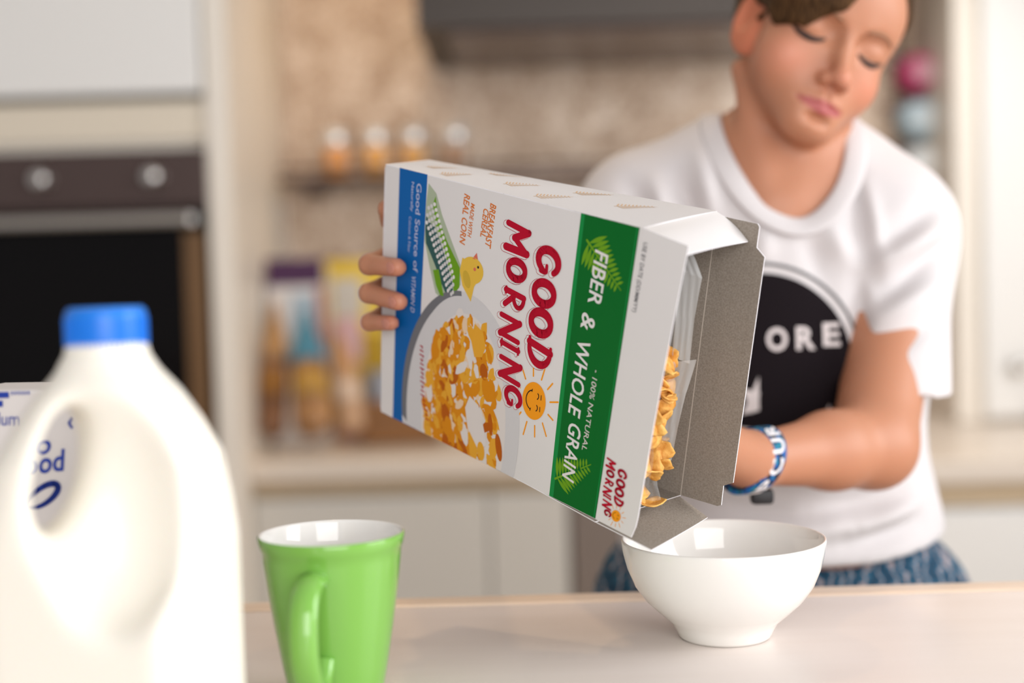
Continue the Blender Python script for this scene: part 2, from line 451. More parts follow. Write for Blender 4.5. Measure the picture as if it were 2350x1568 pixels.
# ---- tall oven cabinet
t = thing('tall_cabinet', 'tall cream and white cabinet that houses the oven at left', 'cabinet', (-.85, 3.08, 0))
b = MB()
b.box((-.577, 2.75, 0), (-.532, 3.418, 2.45), .003); b.box((-1.25, 2.75, 0), (-1.175, 3.418, 2.45), .003)
b.box((-1.175, 3.38, 0), (-.577, 3.418, 2.45)); b.box((-1.175, 2.78, .86), (-.577, 3.38, .885)); b.box((-1.175, 2.78, 1.508), (-.577, 3.38, 1.53))
b.box((-1.175, 2.78, 2.42), (-.577, 3.38, 2.45)); b.box((-1.175, 2.80, 0), (-.577, 3.38, .1))
b.build('carcass', MT['ivory'], t, world=True)
MB().box((-1.173, 2.735, 1.61), (-.581, 2.757, 2.44), .003).build('door', MT['white'], t, world=True)
MB().box((-1.175, 2.765, 1.522), (-.577, 2.79, 1.60), .002).build('filler_panel', MT['cream'], t, world=True)
MB().box((-1.173, 2.735, .12), (-.581, 2.757, .85), .003).build('lower_door', MT['white'], t, world=True)
o = thing('oven', 'built-in dark oven with steel bar handle in the cabinet', 'oven', (-.875, 3.0, .886))
b = MB(); b.box((-1.165, 2.79, .889), (-.585, 3.33, 1.50)); b.build('housing', MT['darksteel'], o, world=True)
MB().box((-1.17, 2.742, 1.395), (-.578, 2.789, 1.503), .003).build('control_panel', MT['darksteel'], o, world=True)
for kx, kz in ((-.892, 1.452), (-.678, 1.452), (-1.09, 1.452)):
    Mx = Matrix.Translation((kx, 2.741, kz)) @ Matrix.Rotation(R_(90), 4, 'X')
    MB().lathe([(.0, .0), (.021, .0), (.021, .006), (.017, .012), (.015, .026), (.012, .028), (0, .028)], 28, M=Mx).build('knob', MT['steel'], o, 'auto', world=True)
d = MB().box((-1.17, 2.745, .895), (-.578, 2.789, 1.385), .003).build('door', MT['blackglass'], o, world=True)
h = MB()
pts = [(-1.15, 2.742, 1.368), (-1.15, 2.70, 1.368), (-.60, 2.70, 1.368), (-.60, 2.742, 1.368)]
h.tube(pts[1:3], .0115, 14); h.tube([pts[0], pts[1]], .009, 12); h.tube([pts[3], pts[2]], .009, 12)
h.build('handle', MT['steel'], d, 'auto', world=True)
b = MB(); b.box((-.625, 2.741, .91), (-.586, 2.744, 1.345)); b.build('lit_interior_strip', MT['ovenbrown'], d, world=True)  # brown strip on the glass, coloured as the lit oven interior behind it

# ---- base units, worktop, appliances
t = thing('base_cabinet', 'pale grey base cabinet under the worktop beside the oven unit', 'cabinet', (-.22, 3.1, 0))
MB().box((-.531, 2.87, .0), (.105, 3.40, .835)).build('carcass', MT['greydoor'], t, world=True)
MB().box((-.529, 2.846, .10), (-.058, 2.868, .805), .003).build('door', MT['greydoor'], t, world=True)
MB().box((-.054, 2.846, .10), (.103, 2.868, .805), .003).build('narrow_door', MT['greydoor'], t, world=True)
MB().box((-.531, 2.855, .808), (.105, 2.869, .838), .001).build('grip_rail', MT['wood'], t, world=True)
t = thing('dishwasher', 'taupe fronted appliance under the worktop right of pale grey cabinet', 'dishwasher', (.35, 3.1, 0))
MB().box((.109, 2.87, .0), (.60, 3.40, .835)).build('body', MT['dishwasher'], t, world=True)
MB().box((.111, 2.846, .10), (.598, 2.868, .83), .003).build('door', MT['dishwasher'], t, world=True)
t = thing('corner_cabinet', 'white base cabinet with a wood grip rail behind the boy at right', 'cabinet', (1.2, 3.0, 0))
MB().box((.66, 2.63, .0), (2.09, 3.40, .835)).build('carcass', MT['white'], t, world=True)
MB().box((.662, 2.602, .10), (.958, 2.628, .79), .003).build('door', MT['white'], t, world=True)
MB().box((.964, 2.602, .10), (2.08, 2.628, .79), .003).build('wide_door', MT['white'], t, world=True)
MB().box((.66, 2.61, .796), (2.09, 2.629, .838), .001).build('grip_rail', MT['wood'], t, world=True)
b = MB(); b.box((-.531, 2.82, .843), (.66, 3.419, .886), .002); b.box((.64, 2.575, .843), (2.098, 3.419, .886), .002)
tag(b.build('countertop', MT['counter'], loc=(.6, 3.1, .86)), 'long cream worktop along the mosaic wall above the base cabinets', 'worktop')
t = thing('hob', 'black glass cooking hob set on the cream worktop', 'hob', (.28, 3.1, .887))
MB().box((.0, 2.88, .888), (.56, 3.36, .896), .002).build('plate', MT['blackglass'], t, world=True)
t = thing('range_hood', 'dark steel range hood hanging over the worktop', 'hood', (.3, 3.15, 1.78))
b = MB()
v = [(-.17, 2.82, 1.735), (.74, 2.82, 1.735), (.74, 3.418, 1.735), (-.17, 3.418, 1.735), (-.17, 2.82, 1.83), (.74, 2.82, 1.83), (.74, 3.418, 1.83), (-.17, 3.418, 1.83),
     (.13, 3.1, 2.1), (.44, 3.1, 2.1), (.44, 3.418, 2.1), (.13, 3.418, 2.1)]
b.add(v, [(3, 2, 1, 0), (0, 1, 5, 4), (1, 2, 6, 5), (2, 3, 7, 6), (3, 0, 4, 7), (4, 5, 9, 8), (5, 6, 10, 9), (6, 7, 11, 10), (7, 4, 8, 11)])
b.build('canopy', MT['hood'], t, world=True)
MB().box((.13, 3.1, 2.1), (.44, 3.418, 2.5)).build('chimney', MT['hood'], t, world=True)
MB().box((-.11, 2.87, 1.728), (.68, 3.37, 1.736)).build('grease_filter', MT['darksteel'], t, world=True)

# ---- wall shelf and spice jars
t = thing('wall_shelf', 'slim dark steel shelf on the mosaic wall carrying spice jars', 'shelf', (-.1, 3.34, 1.46))
MB().box((-.515, 3.22, 1.462), (.35, 3.418, 1.474), .002).build('board', MT['darksteel'], t, world=True)
MB().tube([(-.515, 3.222, 1.492), (.35, 3.222, 1.492)], .004, 8).build('rail', MT['darksteel'], t, world=True)
for x in (-.45, .28): MB().box((x, 3.24, 1.44), (x + .02, 3.418, 1.462)).build('bracket', MT['darksteel'], t, world=True)
spice = [(.80, .33, .06), (.86, .42, .08), (.86, .42, .08), (.46, .25, .13)]
order = ['leftmost', 'second from the left', 'third from the left', 'rightmost']
look = ['orange spice', 'bright orange spice', 'bright orange spice', 'dull brown spice']
for i, x in enumerate((-.392, -.302, -.215, -.118)):
    t = thing('spice_jar', f'silver lidded jar of {look[i]}, {order[i]} on the wall shelf', 'jar', (x, 3.29, 1.475), group='spice jars on the wall shelf')
    MB().lathe([(.0, .001), (.024, .001), (.027, .006), (.027, .062), (.023, .072), (.0, .072)], 28).build('glass', cmat(f'spice{i}', spice[i], .12, coat=1.0), t, 'auto')
    MB().lathe([(.025, .071), (.0265, .073), (.0265, .105), (.024, .109), (.0, .109)], 28).build('lid', cmat('bright_lid', (.86, .86, .85), .22, metal=.6), t, 'auto')

# ---- things on the worktop
def slab(name, label, cat, base, w, dp, hgt, rz, rx, ry, mats, group=None, parts=()):
    """upright packet standing at base, leaning; parts: (name, x0,x1,z0,z1, material) printed panels on its front"""
    t = thing(name, label, cat, base, rz, group)
    t.rotation_euler = (rx, ry, rz)
    MB().box((-w / 2, -dp / 2, 0), (w / 2, dp / 2, hgt), min(.008, dp * .3)).build('carton' if cat == 'box' else 'pouch', mats, t, 'auto')
    for (n, x0, x1, z0, z1, m) in parts:
        MB().box((x0, -dp / 2 - .0012, z0), (x1, -dp / 2 + .003, z1)).build(n, m, t)
    return t
slab('cereal_carton', 'white upright carton with a dark purple top at the back of the worktop', 'box', (-.462, 3.085, .887), .128, .06, .392, R_(0), 0, 0, MT['carton'],
     parts=(('top_band', -.062, .062, .345, .404, cmat('purple', (.06, .012, .065))), ('blue_panel', -.01, .045, .16, .33, cmat('paleblue', (.42, .52, .60))), ('red_stripe', .045, .062, .10, .34, cmat('rust', (.42, .12, .08)))))
slab('snack_packet', 'yellow packet with a white spot standing behind the other groceries', 'packet', (-.350, 3.20, .887), .142, .045, .397, 0, 0, 0, cmat('yellow', (.74, .52, .02), .35),
     parts=(('white_spot', -.05, .02, .27, .36, cmat('palespot', (.66, .62, .55))), ('lower_panel', -.068, .068, .02, .235, cmat('ochre', (.58, .36, .02)))))
slab('dessert_packet', 'small pink and yellow packet leaning before the yellow packet', 'packet', (-.362, 3.13, .887), .062, .03, .27, 0, 0, 0, cmat('pinkpack', (.62, .38, .40), .4),
     parts=(('yellow_panel', -.03, .03, .06, .175, cmat('yellow2', (.62, .42, .03), .4)), ('dark_panel', -.03, -.012, .10, .18, cmat('darkgreen', (.06, .08, .03), .4))))
slab('flour_bag', 'small grey blue bag standing at the left inside the wooden crate', 'bag', (-.280, 3.10, .898), .07, .045, .145, R_(4), 0, 0, cmat('slate', (.26, .31, .38), .5),
     parts=(('white_label', -.01, .028, .06, .135, cmat('palelilac', (.55, .52, .55), .5)), ('maroon_strip', .029, .034, .02, .12, cmat('maroon', (.16, .04, .05), .5))))
def loaf(name, label, p0, p1, r, mats, seed, twist):
    """bread in a bag: lumpy bar from p0 (foot) to p1 (tied neck)"""
    rng = random.Random(seed); t = thing(name, label, 'bread', p0)
    p0 = Vector(p0); p1 = Vector(p1); n = 26; m = 24; d = (p1 - p0); a = d.normalized(); s = a.cross(Vector((0, 1, 0))).normalized(); q = s.cross(a)
    ph = [rng.uniform(0, 6.28) for _ in range(4)]
    def ring(i):
        tt = i / n; rr = r * (min(1, (tt / .06) ** .5) if tt < .06 else 1) * (1 if tt < .62 else max(.22, 1 - (tt - .62) * 2.3))
        out = []
        for k in range(m):
            th = 2 * math.pi * k / m
            g = rr * (1 + .07 * math.sin(3 * th + ph[0] + 5 * tt) + .05 * math.sin(14 * tt + ph[1] + 2 * th))
            out.append(p0 + d * tt + s * (g * math.cos(th)) + q * (g * .72 * math.sin(th)))
        return out
    def seg(i0, i1, grow):
        b = MB(); vs = []; fs = []
        for i in range(i0, i1 + 1):
            c = p0 + d * (i / n); vs += [c + (x - c) * grow for x in ring(i)]
        for i in range(i1 - i0):
            for k in range(m): fs.append((i * m + k, i * m + (k + 1) % m, (i + 1) * m + (k + 1) % m, (i + 1) * m + k))
        fs.append(tuple(range(m))[::-1]); fs.append(tuple((i1 - i0) * m + k for k in range(m)))
        return b.add(vs, fs)
    seg(0, 17, 1.0).build('crust', mats[0], t, True, world=True)
    seg(15, 26, 1.03).build('bag_neck', mats[1], t, True, world=True)
    seg(8, 13, 1.03).build('bag_label', mats[2], t, True, world=True)
crust = noise_col(mat('bread_crust', (.3, .15, .06), .35, coat=.5), (.09, .030, .010), (.30, .13, .04), 18, 4)
crust2 = noise_col(mat('pale_crust', (.3, .15, .06), .35, coat=.5), (.14, .055, .012), (.46, .23, .08), 16, 4)
loaf('bread_loaf', 'dark brown bagged loaf leaning at the left end of the worktop', (-.494, 2.90, .920), (-.500, 3.005, 1.20), .0285,
     (crust, cmat('bag_tan', (.40, .22, .09), .25), cmat('bag_amber', (.26, .11, .015), .25)), 3, 0)
loaf('bread_loaf', 'golden bagged loaf with a blue printed neck slanting across the others', (-.408, 2.865, .926), (-.432, 2.985, 1.18), .0385,
     (crust2, cmat('bag_blue', (.06, .22, .33), .25), cmat('bag_gold', (.40, .22, .04), .25)), 5, 0)
loaf('baguette', 'pale long roll in clear film resting right of golden loaf', (-.337, 2.96, .922), (-.370, 3.02, 1.13), .029,
     (cmat('rollcrust', (.55, .34, .20), .4), cmat('bag_peach', (.55, .30, .14), .25), cmat('bag_white', (.68, .52, .40), .25)), 9, 0)
t = thing('wooden_crate', 'low brown wooden crate on the worktop behind the cereal box', 'crate', (-.255, 3.10, .887))
b = MB(); x0, x1, y0, y1 = -.325, -.165, 3.03, 3.17
MB().box((x0, y0, .889), (x1, y1, .897)).build('bottom', cmat('crate_wood', (.30, .14, .05), .5), t, world=True)
for k in range(2):
    z = .90 + k * .043
    MB().box((x0, y0 - .008, z), (x1, y0, z + .038), .001).build('front_slat', MT['crate_wood'], t, world=True)
    MB().box((x0, y1, z), (x1, y1 + .008, z + .038), .001).build('rear_slat', MT['crate_wood'], t, world=True)
for x in (x0, x1 - .008): MB().box((x, y0, .897), (x + .008, y1, .98), .001).build('end_panel', MT['crate_wood'], t, world=True)
t = thing('paper_bag', 'crumpled brown paper bag standing at the right inside the wooden crate', 'bag', (-.207, 3.10, .898))
rng = random.Random(4); b = MB(); n = 20; prof = [(.024, .0), (.026, .03), (.026, .06), (.022, .08), (.025, .095)]; vs = []; fs = []
for (r, z) in prof:
    for k in range(n):
        th = 2 * math.pi * k / n; g = r * (1 + .12 * rng.uniform(-1, 1)); vs.append((g * 1.1 * math.cos(th), g * math.sin(th), z + .006 * rng.uniform(-1, 1) * (z > .05)))
for i in range(4):
    for k in range(n): fs.append((i * n + k, i * n + (k + 1) % n, (i + 1) * n + (k + 1) % n, (i + 1) * n + k))
fs.append(tuple(range(n))[::-1]); b.add(vs, fs).build('paper', cmat('kraft', (.40, .29, .22), .7), t)

# ---- at right: hanging measuring cups, wall cupboard
t = thing('hook_rail', 'short steel rail with hooks on the mosaic wall at right', 'rail', (.95, 3.40, 1.75))
MB().tube([(.93, 3.385, 1.40), (.93, 3.385, 1.80)], .005, 10).build('bar', MT['darksteel'], t, world=True)
for z in (1.72, 1.615, 1.51): MB().tube([(.93, 3.385, z), (.93, 3.36, z), (.94, 3.345, z + .004)], .003, 8).build('hook', MT['darksteel'], t, world=True)
for (x, z, r, c, lb) in ((.965, 1.686, .047, (.62, .055, .20), 'round pink cup hanging highest beside the boy, on the mosaic wall'),
                         (.965, 1.578, .049, (.50, .66, .76), 'round pale blue cup hanging below the pink cup'),
                         (.972, 1.476, .046, (.72, .76, .78), 'round white cup hanging lowest under the pale blue cup')):
    t = thing('measuring_cup', lb, 'cup', (x, 3.345, z), group='round cups hanging at right')
    Mx = Matrix.Rotation(R_(90), 4, 'X')
    m = cmat('cup%d' % int(z * 1000), c, .25)
    MB().lathe([(0, .035), (r * .62, .035), (r * .78, .028), (r * .97, -.028), (r, -.03), (r * .99, -.022), (r * .74, .026), (0, .03)], 32, M=Mx).build('bowl', m, t, 'auto')
    MB().lathe([(0, .0352), (r * .45, .0352), (r * .45, .037), (0, .037)], 32, M=Mx).build('base_disc', cmat('cupin%d' % int(z * 1000), tuple(min(.85, q * .5 + .4) for q in c), .3), t, 'auto')
    MB().box((-r * 1.45, -.004, -.008 + .03), (-r * .9, .004, .008 + .03), .002).build('grip', MT['darksteel'], t)
t = thing('wall_cupboard', 'tall white cupboard with a round grey knob at the right edge', 'cupboard', (1.4, 3.1, .887))
MB().box((.985, 3.145, .888), (2.09, 3.418, 2.49), .002).build('carcass', MT['ivory'], t, world=True)
dd = MB().box((1.04, 3.12, .90), (1.55, 3.144, 2.47), .003).build('door', MT['white'], t, world=True)
Mx = Matrix.Translation((1.108, 3.119, 1.01)) @ Matrix.Rotation(R_(90), 4, 'X')
MB().lathe([(0, 0), (.008, 0), (.008, .012), (.018, .018), (.02, .026), (.013, .032), (0, .033)], 24, M=Mx).build('knob', MT['steel'], dd, 'auto', world=True)
dd = MB().box((1.556, 3.12, .90), (2.08, 3.144, 2.47), .003).build('door', MT['white'], t, world=True)

# ---- ceiling spots over the worktop
dlm = cmat('lamp_glow', (.9, .7, .45), .4, emit=(1, .78, .5), estr=14)
for i, (x, y, pw) in enumerate(((-.42, 3.12, 1.3), (-.05, 3.12, 2.2), (.72, 2.72, 5), (-.3, 1.9, 2), (.5, 1.9, 2))):
    t = thing('ceiling_downlight', f'round recessed ceiling downlight number', 'lamp', (x, y, 2.5), group='ceiling downlights')
    t['label'] = 'small round recessed warm downlight in the kitchen ceiling'
    MB().lathe([(.035, -.001), (.048, -.001), (.048, -.008), (.035, -.008), (.035, -.001)], 28).build('trim_ring', MT['steel'], t, 'auto')
    MB().lathe([(0, -.003), (.035, -.003), (.035, -.005), (0, -.005)], 24).build('lens', dlm, t)
    l = bpy.data.lights.new('downlight', 'SPOT'); l.energy = pw * 9; l.color = (1.0, .70, .40) if x < .6 else (1, .93, .85); l.spot_size = R_(95); l.spot_blend = .8; l.shadow_soft_size = .03
    lo = bpy.data.objects.new('downlight', l); COL.objects.link(lo); lo.parent = t; lo.location = (0, 0, -.02)

# ================================================================== BREAKFAST BAR
t = thing('breakfast_bar', 'pale pinkish breakfast bar in the foreground with wood-edged rim', 'table', (.1, .75, 0))
MB().box((-1.3, .30, .955), (1.5, 1.085, 1.0), .002).build('tabletop', MT['table'], t, world=True)
MB().box((-1.3, 1.0865, .955), (1.5, 1.115, 1.0008), .003).build('edge_band', MT['edge'], t, world=True)
MB().box((-1.2, .55, 0), (1.4, .60, .954)).build('support_panel', MT['white'], t, world=True)

# ---- bowl
t = thing('cereal_bowl', 'white glazed footed bowl catching cereal under the box', 'bowl', (.1420, .975, 1.0))
out = [(.0, .003), (.027, .003), (.028, .0005), (.0305, .0), (.0322, .0022), (.0345, .007), (.0375, .0118), (.0455, .0185), (.0545, .027), (.0615, .037), (.0665, .049), (.0692, .060), (.0702, .0675), (.0700, .0690), (.0692, .0693)]
inn = [(.0684, .0688), (.0672, .060), (.0645, .049), (.0595, .0375), (.052, .0275), (.042, .0195), (.026, .0135), (.0, .0115)]
MB().lathe(out + inn, 96).build('bowl', MT['ceramic'], t, True)

# ---- mug
ctr = at(760, 1222, .862)
t = thing('mug', 'bright green mug with white inside and handle facing the viewer', 'mug', (ctr.x, ctr.y, 1.0))
H = ctr.z - 1.0
po = [(0, .002), (.022, .002), (.0235, 0), (.0265, .0), (.0285, .004), (.0320, H * .22), (.0360, H * .45), (.0395, H * .68), (.0418, H * .86), (.0424, H * .915), (.0432, H * .925), (.0440, H * .96), (.0444, H * .988), (.0441, H * .996), (.0436, H)]
pi = [(.0428, H * .999), (.0422, H * .985), (.0400, H * .86), (.0375, H * .68), (.034, H * .45), (.030, H * .22), (.024, .008), (.0, .006)]
b = MB(); b.lathe(po, 96, mi=0); b.lathe([po[-1]] + pi, 96, mi=1)
b.build('cup', [MT['mug_green'], MT['ceramic']], t, True)
dirh = Vector((-.13, -1, 0)).normalized()
def hp(rr, z): return Vector((dirh.x * rr, dirh.y * rr, z))
hpts = [hp(.0405, H * .80), hp(.050, H * .805), hp(.060, H * .76), hp(.0665, H * .66), hp(.0685, H * .52), hp(.0665, H * .38), hp(.060, H * .26), hp(.052, H * .205), hp(.0445, H * .21), hp(.037, H * .27), hp(.0335, H * .33)]
def smooth_pts(P, n=6):
    out = []
    for i in range(len(P) - 1):
        p0, p1, p2, p3 = P[max(i - 1, 0)], P[i], P[i + 1], P[min(i + 2, len(P) - 1)]
        for k in range(n):
            q = k / n; out.append(.5 * ((2 * p1) + (p2 - p0) * q + (2 * p0 - 5 * p1 + 4 * p2 - p3) * q * q + (3 * p1 - p0 - 3 * p2 + p3) * q ** 3))
    return out + [P[-1]]
side = dirh.cross(Vector((0, 0, 1)))
MB().tube(smooth_pts(hpts), .0085, 18, flat=.62, up=dirh * .3 + Vector((0, 0, .0)) + side * 1e-3).build('handle', MT['mug_green'], t, True)

# ---- milk jug
ctr = at(243, 735, .70); ctr.z = 1.0
top = at(243, 705, .70).z - 1.0
fl = Field((-.085, -.085, -.004), (.085, .085, top + .004), .0016)
az = R_(-55) ; hd = np.array([math.sin(az), -math.cos(az), 0.])      # corner that carries the handle
sd = np.array([-hd[1], hd[0], 0.])
ca, sa_ = math.cos(az + R_(45)), math.sin(az + R_(45))
zk = np.array([0, .004, .02, .13, .15, .172, .19, .205, .216, .224, .23, .3])
sk_ = np.array([.046, .049, .050, .050, .0495, .048, .0415, .034, .0255, .0205, .0195, .0195])
ck = np.array([.010, .012, .014, .014, .020, .026, .03, .03, .0255, .0205, .0195, .0195])
zk[3:11] *= (top / .247)
def jug(X, Y, Z):
    s_ = np.interp(Z, zk, sk_); c_ = np.interp(Z, zk, ck)
    x = np.abs(X * ca + Y * sa_) - (s_ - c_); y = np.abs(-X * sa_ + Y * ca) - (s_ - c_)
    q = np.sqrt(np.maximum(x, 0) ** 2 + np.maximum(y, 0) ** 2) + np.minimum(np.maximum(x, y), 0) - c_
    q = q * .8
    return np.maximum(q, np.maximum(Z - (top - .012), -Z))
fl.fn((-.08, -.08, 0), (.08, .08, top), jug, .002)
for (rc, zc, rr, rz) in ((.0285, .170, .0132, .030),):
    zc *= top / .247
    def hole(X, Y, Z):
        a = X * hd[0] + Y * hd[1]; zz = Z - zc; a2 = a - rc + .22 * zz
        return (np.sqrt((a2 / rr) ** 2 + (zz / rz) ** 2) - 1) * rr
    fl.fn((-.08, -.08, .03), (.08, .08, .2), hole, .012, 'sub')
for sgn in (1, -1):
    c = hd * .016 + sd * sgn * .046; fl.ell((c[0], c[1], .153 * top / .247), (.0285, .0285, .054), .016, 'sub')
V, Q = fl.mesh(); V = relax(V, Q, 4)
t = thing('milk_jug', 'large white plastic milk jug with moulded handle and blue cap at left', 'jug', ctr)
mesh_obj('bottle', V, Q, MT['milk'], t, True)
b = MB(); zc = top - .0205; pr = [(.0, .0205), (.0175, .0205), (.0193, .0185), (.0196, .016), (.0196, .002), (.0192, 0), (.017, 0)]
b.lathe([(r, z + zc) for r, z in pr[::-1]], 64)
for k in range(48):
    a = 2 * math.pi * k / 48; Mx = Matrix.Translation((0, 0, zc)) @ Matrix.Rotation(a, 4, 'Z')
    b.box((.0192, -.0005, .002), (.0201, .0005, .0155), M=Mx)
b.build('cap', MT['cap'], t, 'auto')

# ---- milk carton behind the jug
c0 = at(72, 1100, .86)
t = thing('milk_carton', 'white drink carton with blue lettering, behind the jug handle', 'carton', (c0.x, c0.y, 1.0), R_(-8))
hc = at(90, 893, .86).z - 1.0
MB().box((-.046, -.0, 0), (.040, .06, hc), .0015).build('carton', MT['carton'], t)
b = MB()
def cprint(vf, mi=0, y=-.0006):
    v, f = vf; b.add([(p[0], y, p[1]) for p in v], f, mi)
s_ = 86 / 326.4                              # millimetres per pixel at that distance
def cx_(px): return (px - 72) * s_ / 1000
def cz_(py): return (1100 - py) * s_ / 1000 + c0.z - 1.0
cprint(text_fit('So', cx_(58), cx_(122), cz_(1047), cz_(1003), .02, .15, .12))
cprint(text_fit('Good', cx_(14), cx_(152), cz_(1096), cz_(1048), .02, .1, .12))
arc = [(cx_(100 + 36 * math.cos(a) + 8 * math.sin(a)), cz_(1138 - 24 * math.sin(a) - 14 * math.cos(a))) for a in [R_(q) for q in range(-140, 200, 12)]]
cprint(stroke(arc, [.0015 + .0025 * math.sin(math.pi * i / (len(arc) - 1)) for i in range(len(arc))]))
cprint(text_fit('lum', cx_(-2), cx_(48), cz_(975), cz_(945), 0, .08))
bx = lambda x0, y0, x1, y1: ([(cx_(x0), cz_(y1)), (cx_(x1), cz_(y1)), (cx_(x1), cz_(y0)), (cx_(x0), cz_(y0))], [(0, 1, 2, 3)])
cprint(bx(-80, 898, 28, 912)); cprint(bx(-80, 918, 12, 932))
for q in range(6): cprint(bx(34 + q * 8, 897, 38 + q * 8, 905))
cprint(stroke([(cx_(176), cz_(962)), (cx_(170), cz_(972)), (cx_(176), cz_(982))], .0016)); cprint(stroke([(cx_(-4), cz_(1126)), (cx_(2), cz_(1132))], .002))
b.build('lettering', MT['c_blue'], t)

# ================================================================== CEREAL BOX
BL, BW, BD = 238.5, 195.0, 77.5            # length, width, depth in mm; slightly squashed carton
_c = {'TLf': (-.0917, 1.0317, .1287), 'BLf': (-.1001, 1.0860, -.0536), 'TRf': (.0800, .8707, .0696), 'BRf': (.0544, .9250, -.1156),
      'TRb': (.1333, .9237, .0849), 'BRb': (.1159, .9779, -.1061), 'TLb': (-.0621, 1.0673, .1364), 'BLb': (-.0706, 1.1215, -.0459)}
BC = {k: cw(*v) for k, v in _c.items()}
def box_pt(u, v, n):
    """u: base to mouth, v: lower to upper side, n: front to back (mm)"""
    a, b, c = u / BL, v / BW, n / BD
    bul = 1.6 * math.sin(math.pi * min(max(a, 0), 1)) * math.sin(math.pi * min(max(b, 0), 1)) * (1 - min(max(c, 0), 1))
    c -= bul / BD
    f_ = (BC['BLf'] * (1 - b) + BC['TLf'] * b) * (1 - a) + (BC['BRf'] * (1 - b) + BC['TRf'] * b) * a
    k_ = (BC['BLb'] * (1 - b) + BC['TLb'] * b) * (1 - a) + (BC['BRb'] * (1 - b) + BC['TRb'] * b) * a
    return f_ * (1 - c) + k_ * c
ORG = box_pt(BL / 2, 0, BD / 2)
cbox = thing('cereal_box', 'white, blue and green cereal box tipped over the bowl by the boy', 'box', ORG)
def panel(name, fo, fi, nx, ny, mo, mi, me='card_edge', s0=0., s1=1., t0=0., t1=1., poly=None):
    b = MB(); vs = []; fs = []
    for fn in (fo, fi):
        for j in range(ny + 1):
            for i in range(nx + 1): vs.append(fn(s0 + (s1 - s0) * i / nx, t0 + (t1 - t0) * j / ny))
    N = (nx + 1) * (ny + 1); w_ = nx + 1
    for j in range(ny):
        for i in range(nx):
            q = (j * w_ + i, j * w_ + i + 1, (j + 1) * w_ + i + 1, (j + 1) * w_ + i); fs.append(q)
    b.add(vs, fs, 0)
    o = len(b.v) - 2 * N
    for q in fs: b.f.append(tuple(o + N + k for k in q[::-1])); b.m.append(1)
    rim = [i for i in range(w_)] + [j * w_ + nx for j in range(1, ny + 1)] + [ny * w_ + i for i in range(nx - 1, -1, -1)] + [j * w_ for j in range(ny - 1, 0, -1)]
    for k in range(len(rim)):
        p, q = rim[k], rim[(k + 1) % len(rim)]; b.f.append((o + p, o + N + p, o + N + q, o + q)); b.m.append(2)
    return b
PM = ['card_white', 'card_grey', 'card_edge', 'p_blue', 'p_green', 'p_green2', 'p_leaf', 'p_leafpale', 'p_red', 'p_white', 'p_orange', 'p_sun', 'p_black', 'p_grey', 'p_bowl', 'p_milk',
      'p_bowl_dark', 'p_f1', 'p_f2', 'p_f3', 'p_f4', 'p_chick', 'p_wing', 'p_beak', 'p_teal', 'p_lilac', 'p_fern']
PI = {k: i for i, k in enumerate(PM)}
PMATS = [MT[k] for k in PM]
lay = [0]
def front_art(b, vf, m, layer, umin=None):
    v, f = vf
    b.add([box_pt(y, BW - x, -.10 - .035 * layer) for x, y in v], f, PI[m])
def fill(poly, m, b, layer, cell=8.0):
    """printed area, cut into cells so it follows the card"""
    xs = [p[0] for p in poly]; ys = [p[1] for p in poly]
    i0, i1 = math.floor(min(xs) / cell), math.ceil(max(xs) / cell); j0, j1 = math.floor(min(ys) / cell), math.ceil(max(ys) / cell)
    for i in range(i0, i1):
        c1 = clip_poly(clip_poly(poly, lambda p: p[0] - i * cell), lambda p: (i + 1) * cell - p[0])
        if len(c1) < 3: continue
        for j in range(j0, j1):
            c2 = clip_poly(clip_poly(c1, lambda p: p[1] - j * cell), lambda p: (j + 1) * cell - p[1])
            if len(c2) >= 3: front_art(b, (c2, [tuple(range(len(c2)))]), m, layer)
inx = lambda poly: clip_poly(clip_poly(poly, lambda p: p[0] - .3), lambda p: 194.7 - p[0])
def rect(x0, y0, x1, y1): return [(x0, y0), (x1, y0), (x1, y1), (x0, y1)]

# hand-drawn capitals, unit square, pen width .2
def arcp(cx, cy, rx, ry, a0, a1, n=16): return [(cx + rx * math.cos(R_(a0 + (a1 - a0) * i / n)), cy + ry * math.sin(R_(a0 + (a1 - a0) * i / n))) for i in range(n + 1)]
GLY = {
 'G': [(arcp(.5, .5, .40, .42, 40, 330, 22), [.22 + .08 * math.sin(math.pi * i / 22) for i in range(23)]), ([(.90, .24), (.90, .40), (.88, .46), (.66, .46)], [.2, .2, .16, .13])],
 'O': [(arcp(.5, .5, .38, .41, 0, 360, 30), [.24 + .07 * abs(math.cos(2 * math.pi * i / 30)) for i in range(31)])],
 'D': [([(.22, .06), (.28, .94)], .25), (arcp(.30, .5, .58, .43, -92, 92, 18), [.17 + .1 * math.sin(math.pi * i / 18) for i in range(19)]), ([(.06, .06), (.34, .07)], .13), ([(.10, .93), (.36, .93)], .13)],
 'M': [([(.12, .05), (.16, .95)], .2), ([(.16, .93), (.50, .38)], .24), ([(.50, .38), (.84, .93)], .2), ([(.84, .95), (.90, .05)], .25)],
 'R': [([(.20, .05), (.20, .95)], .25), (arcp(.30, .70, .46, .25, 95, -95, 14), .2), ([(.34, .46), (.86, .06)], .25), ([(.08, .06), (.34, .06)], .13)],
 'N': [([(.14, .05), (.14, .95)], .2), ([(.14, .94), (.86, .08)], .26), ([(.86, .05), (.86, .95)], .2)],
 'I': [([(.5, .05), (.5, .95)], .28), ([(.22, .06), (.78, .06)], .15), ([(.22, .94), (.78, .94)], .15)],
}
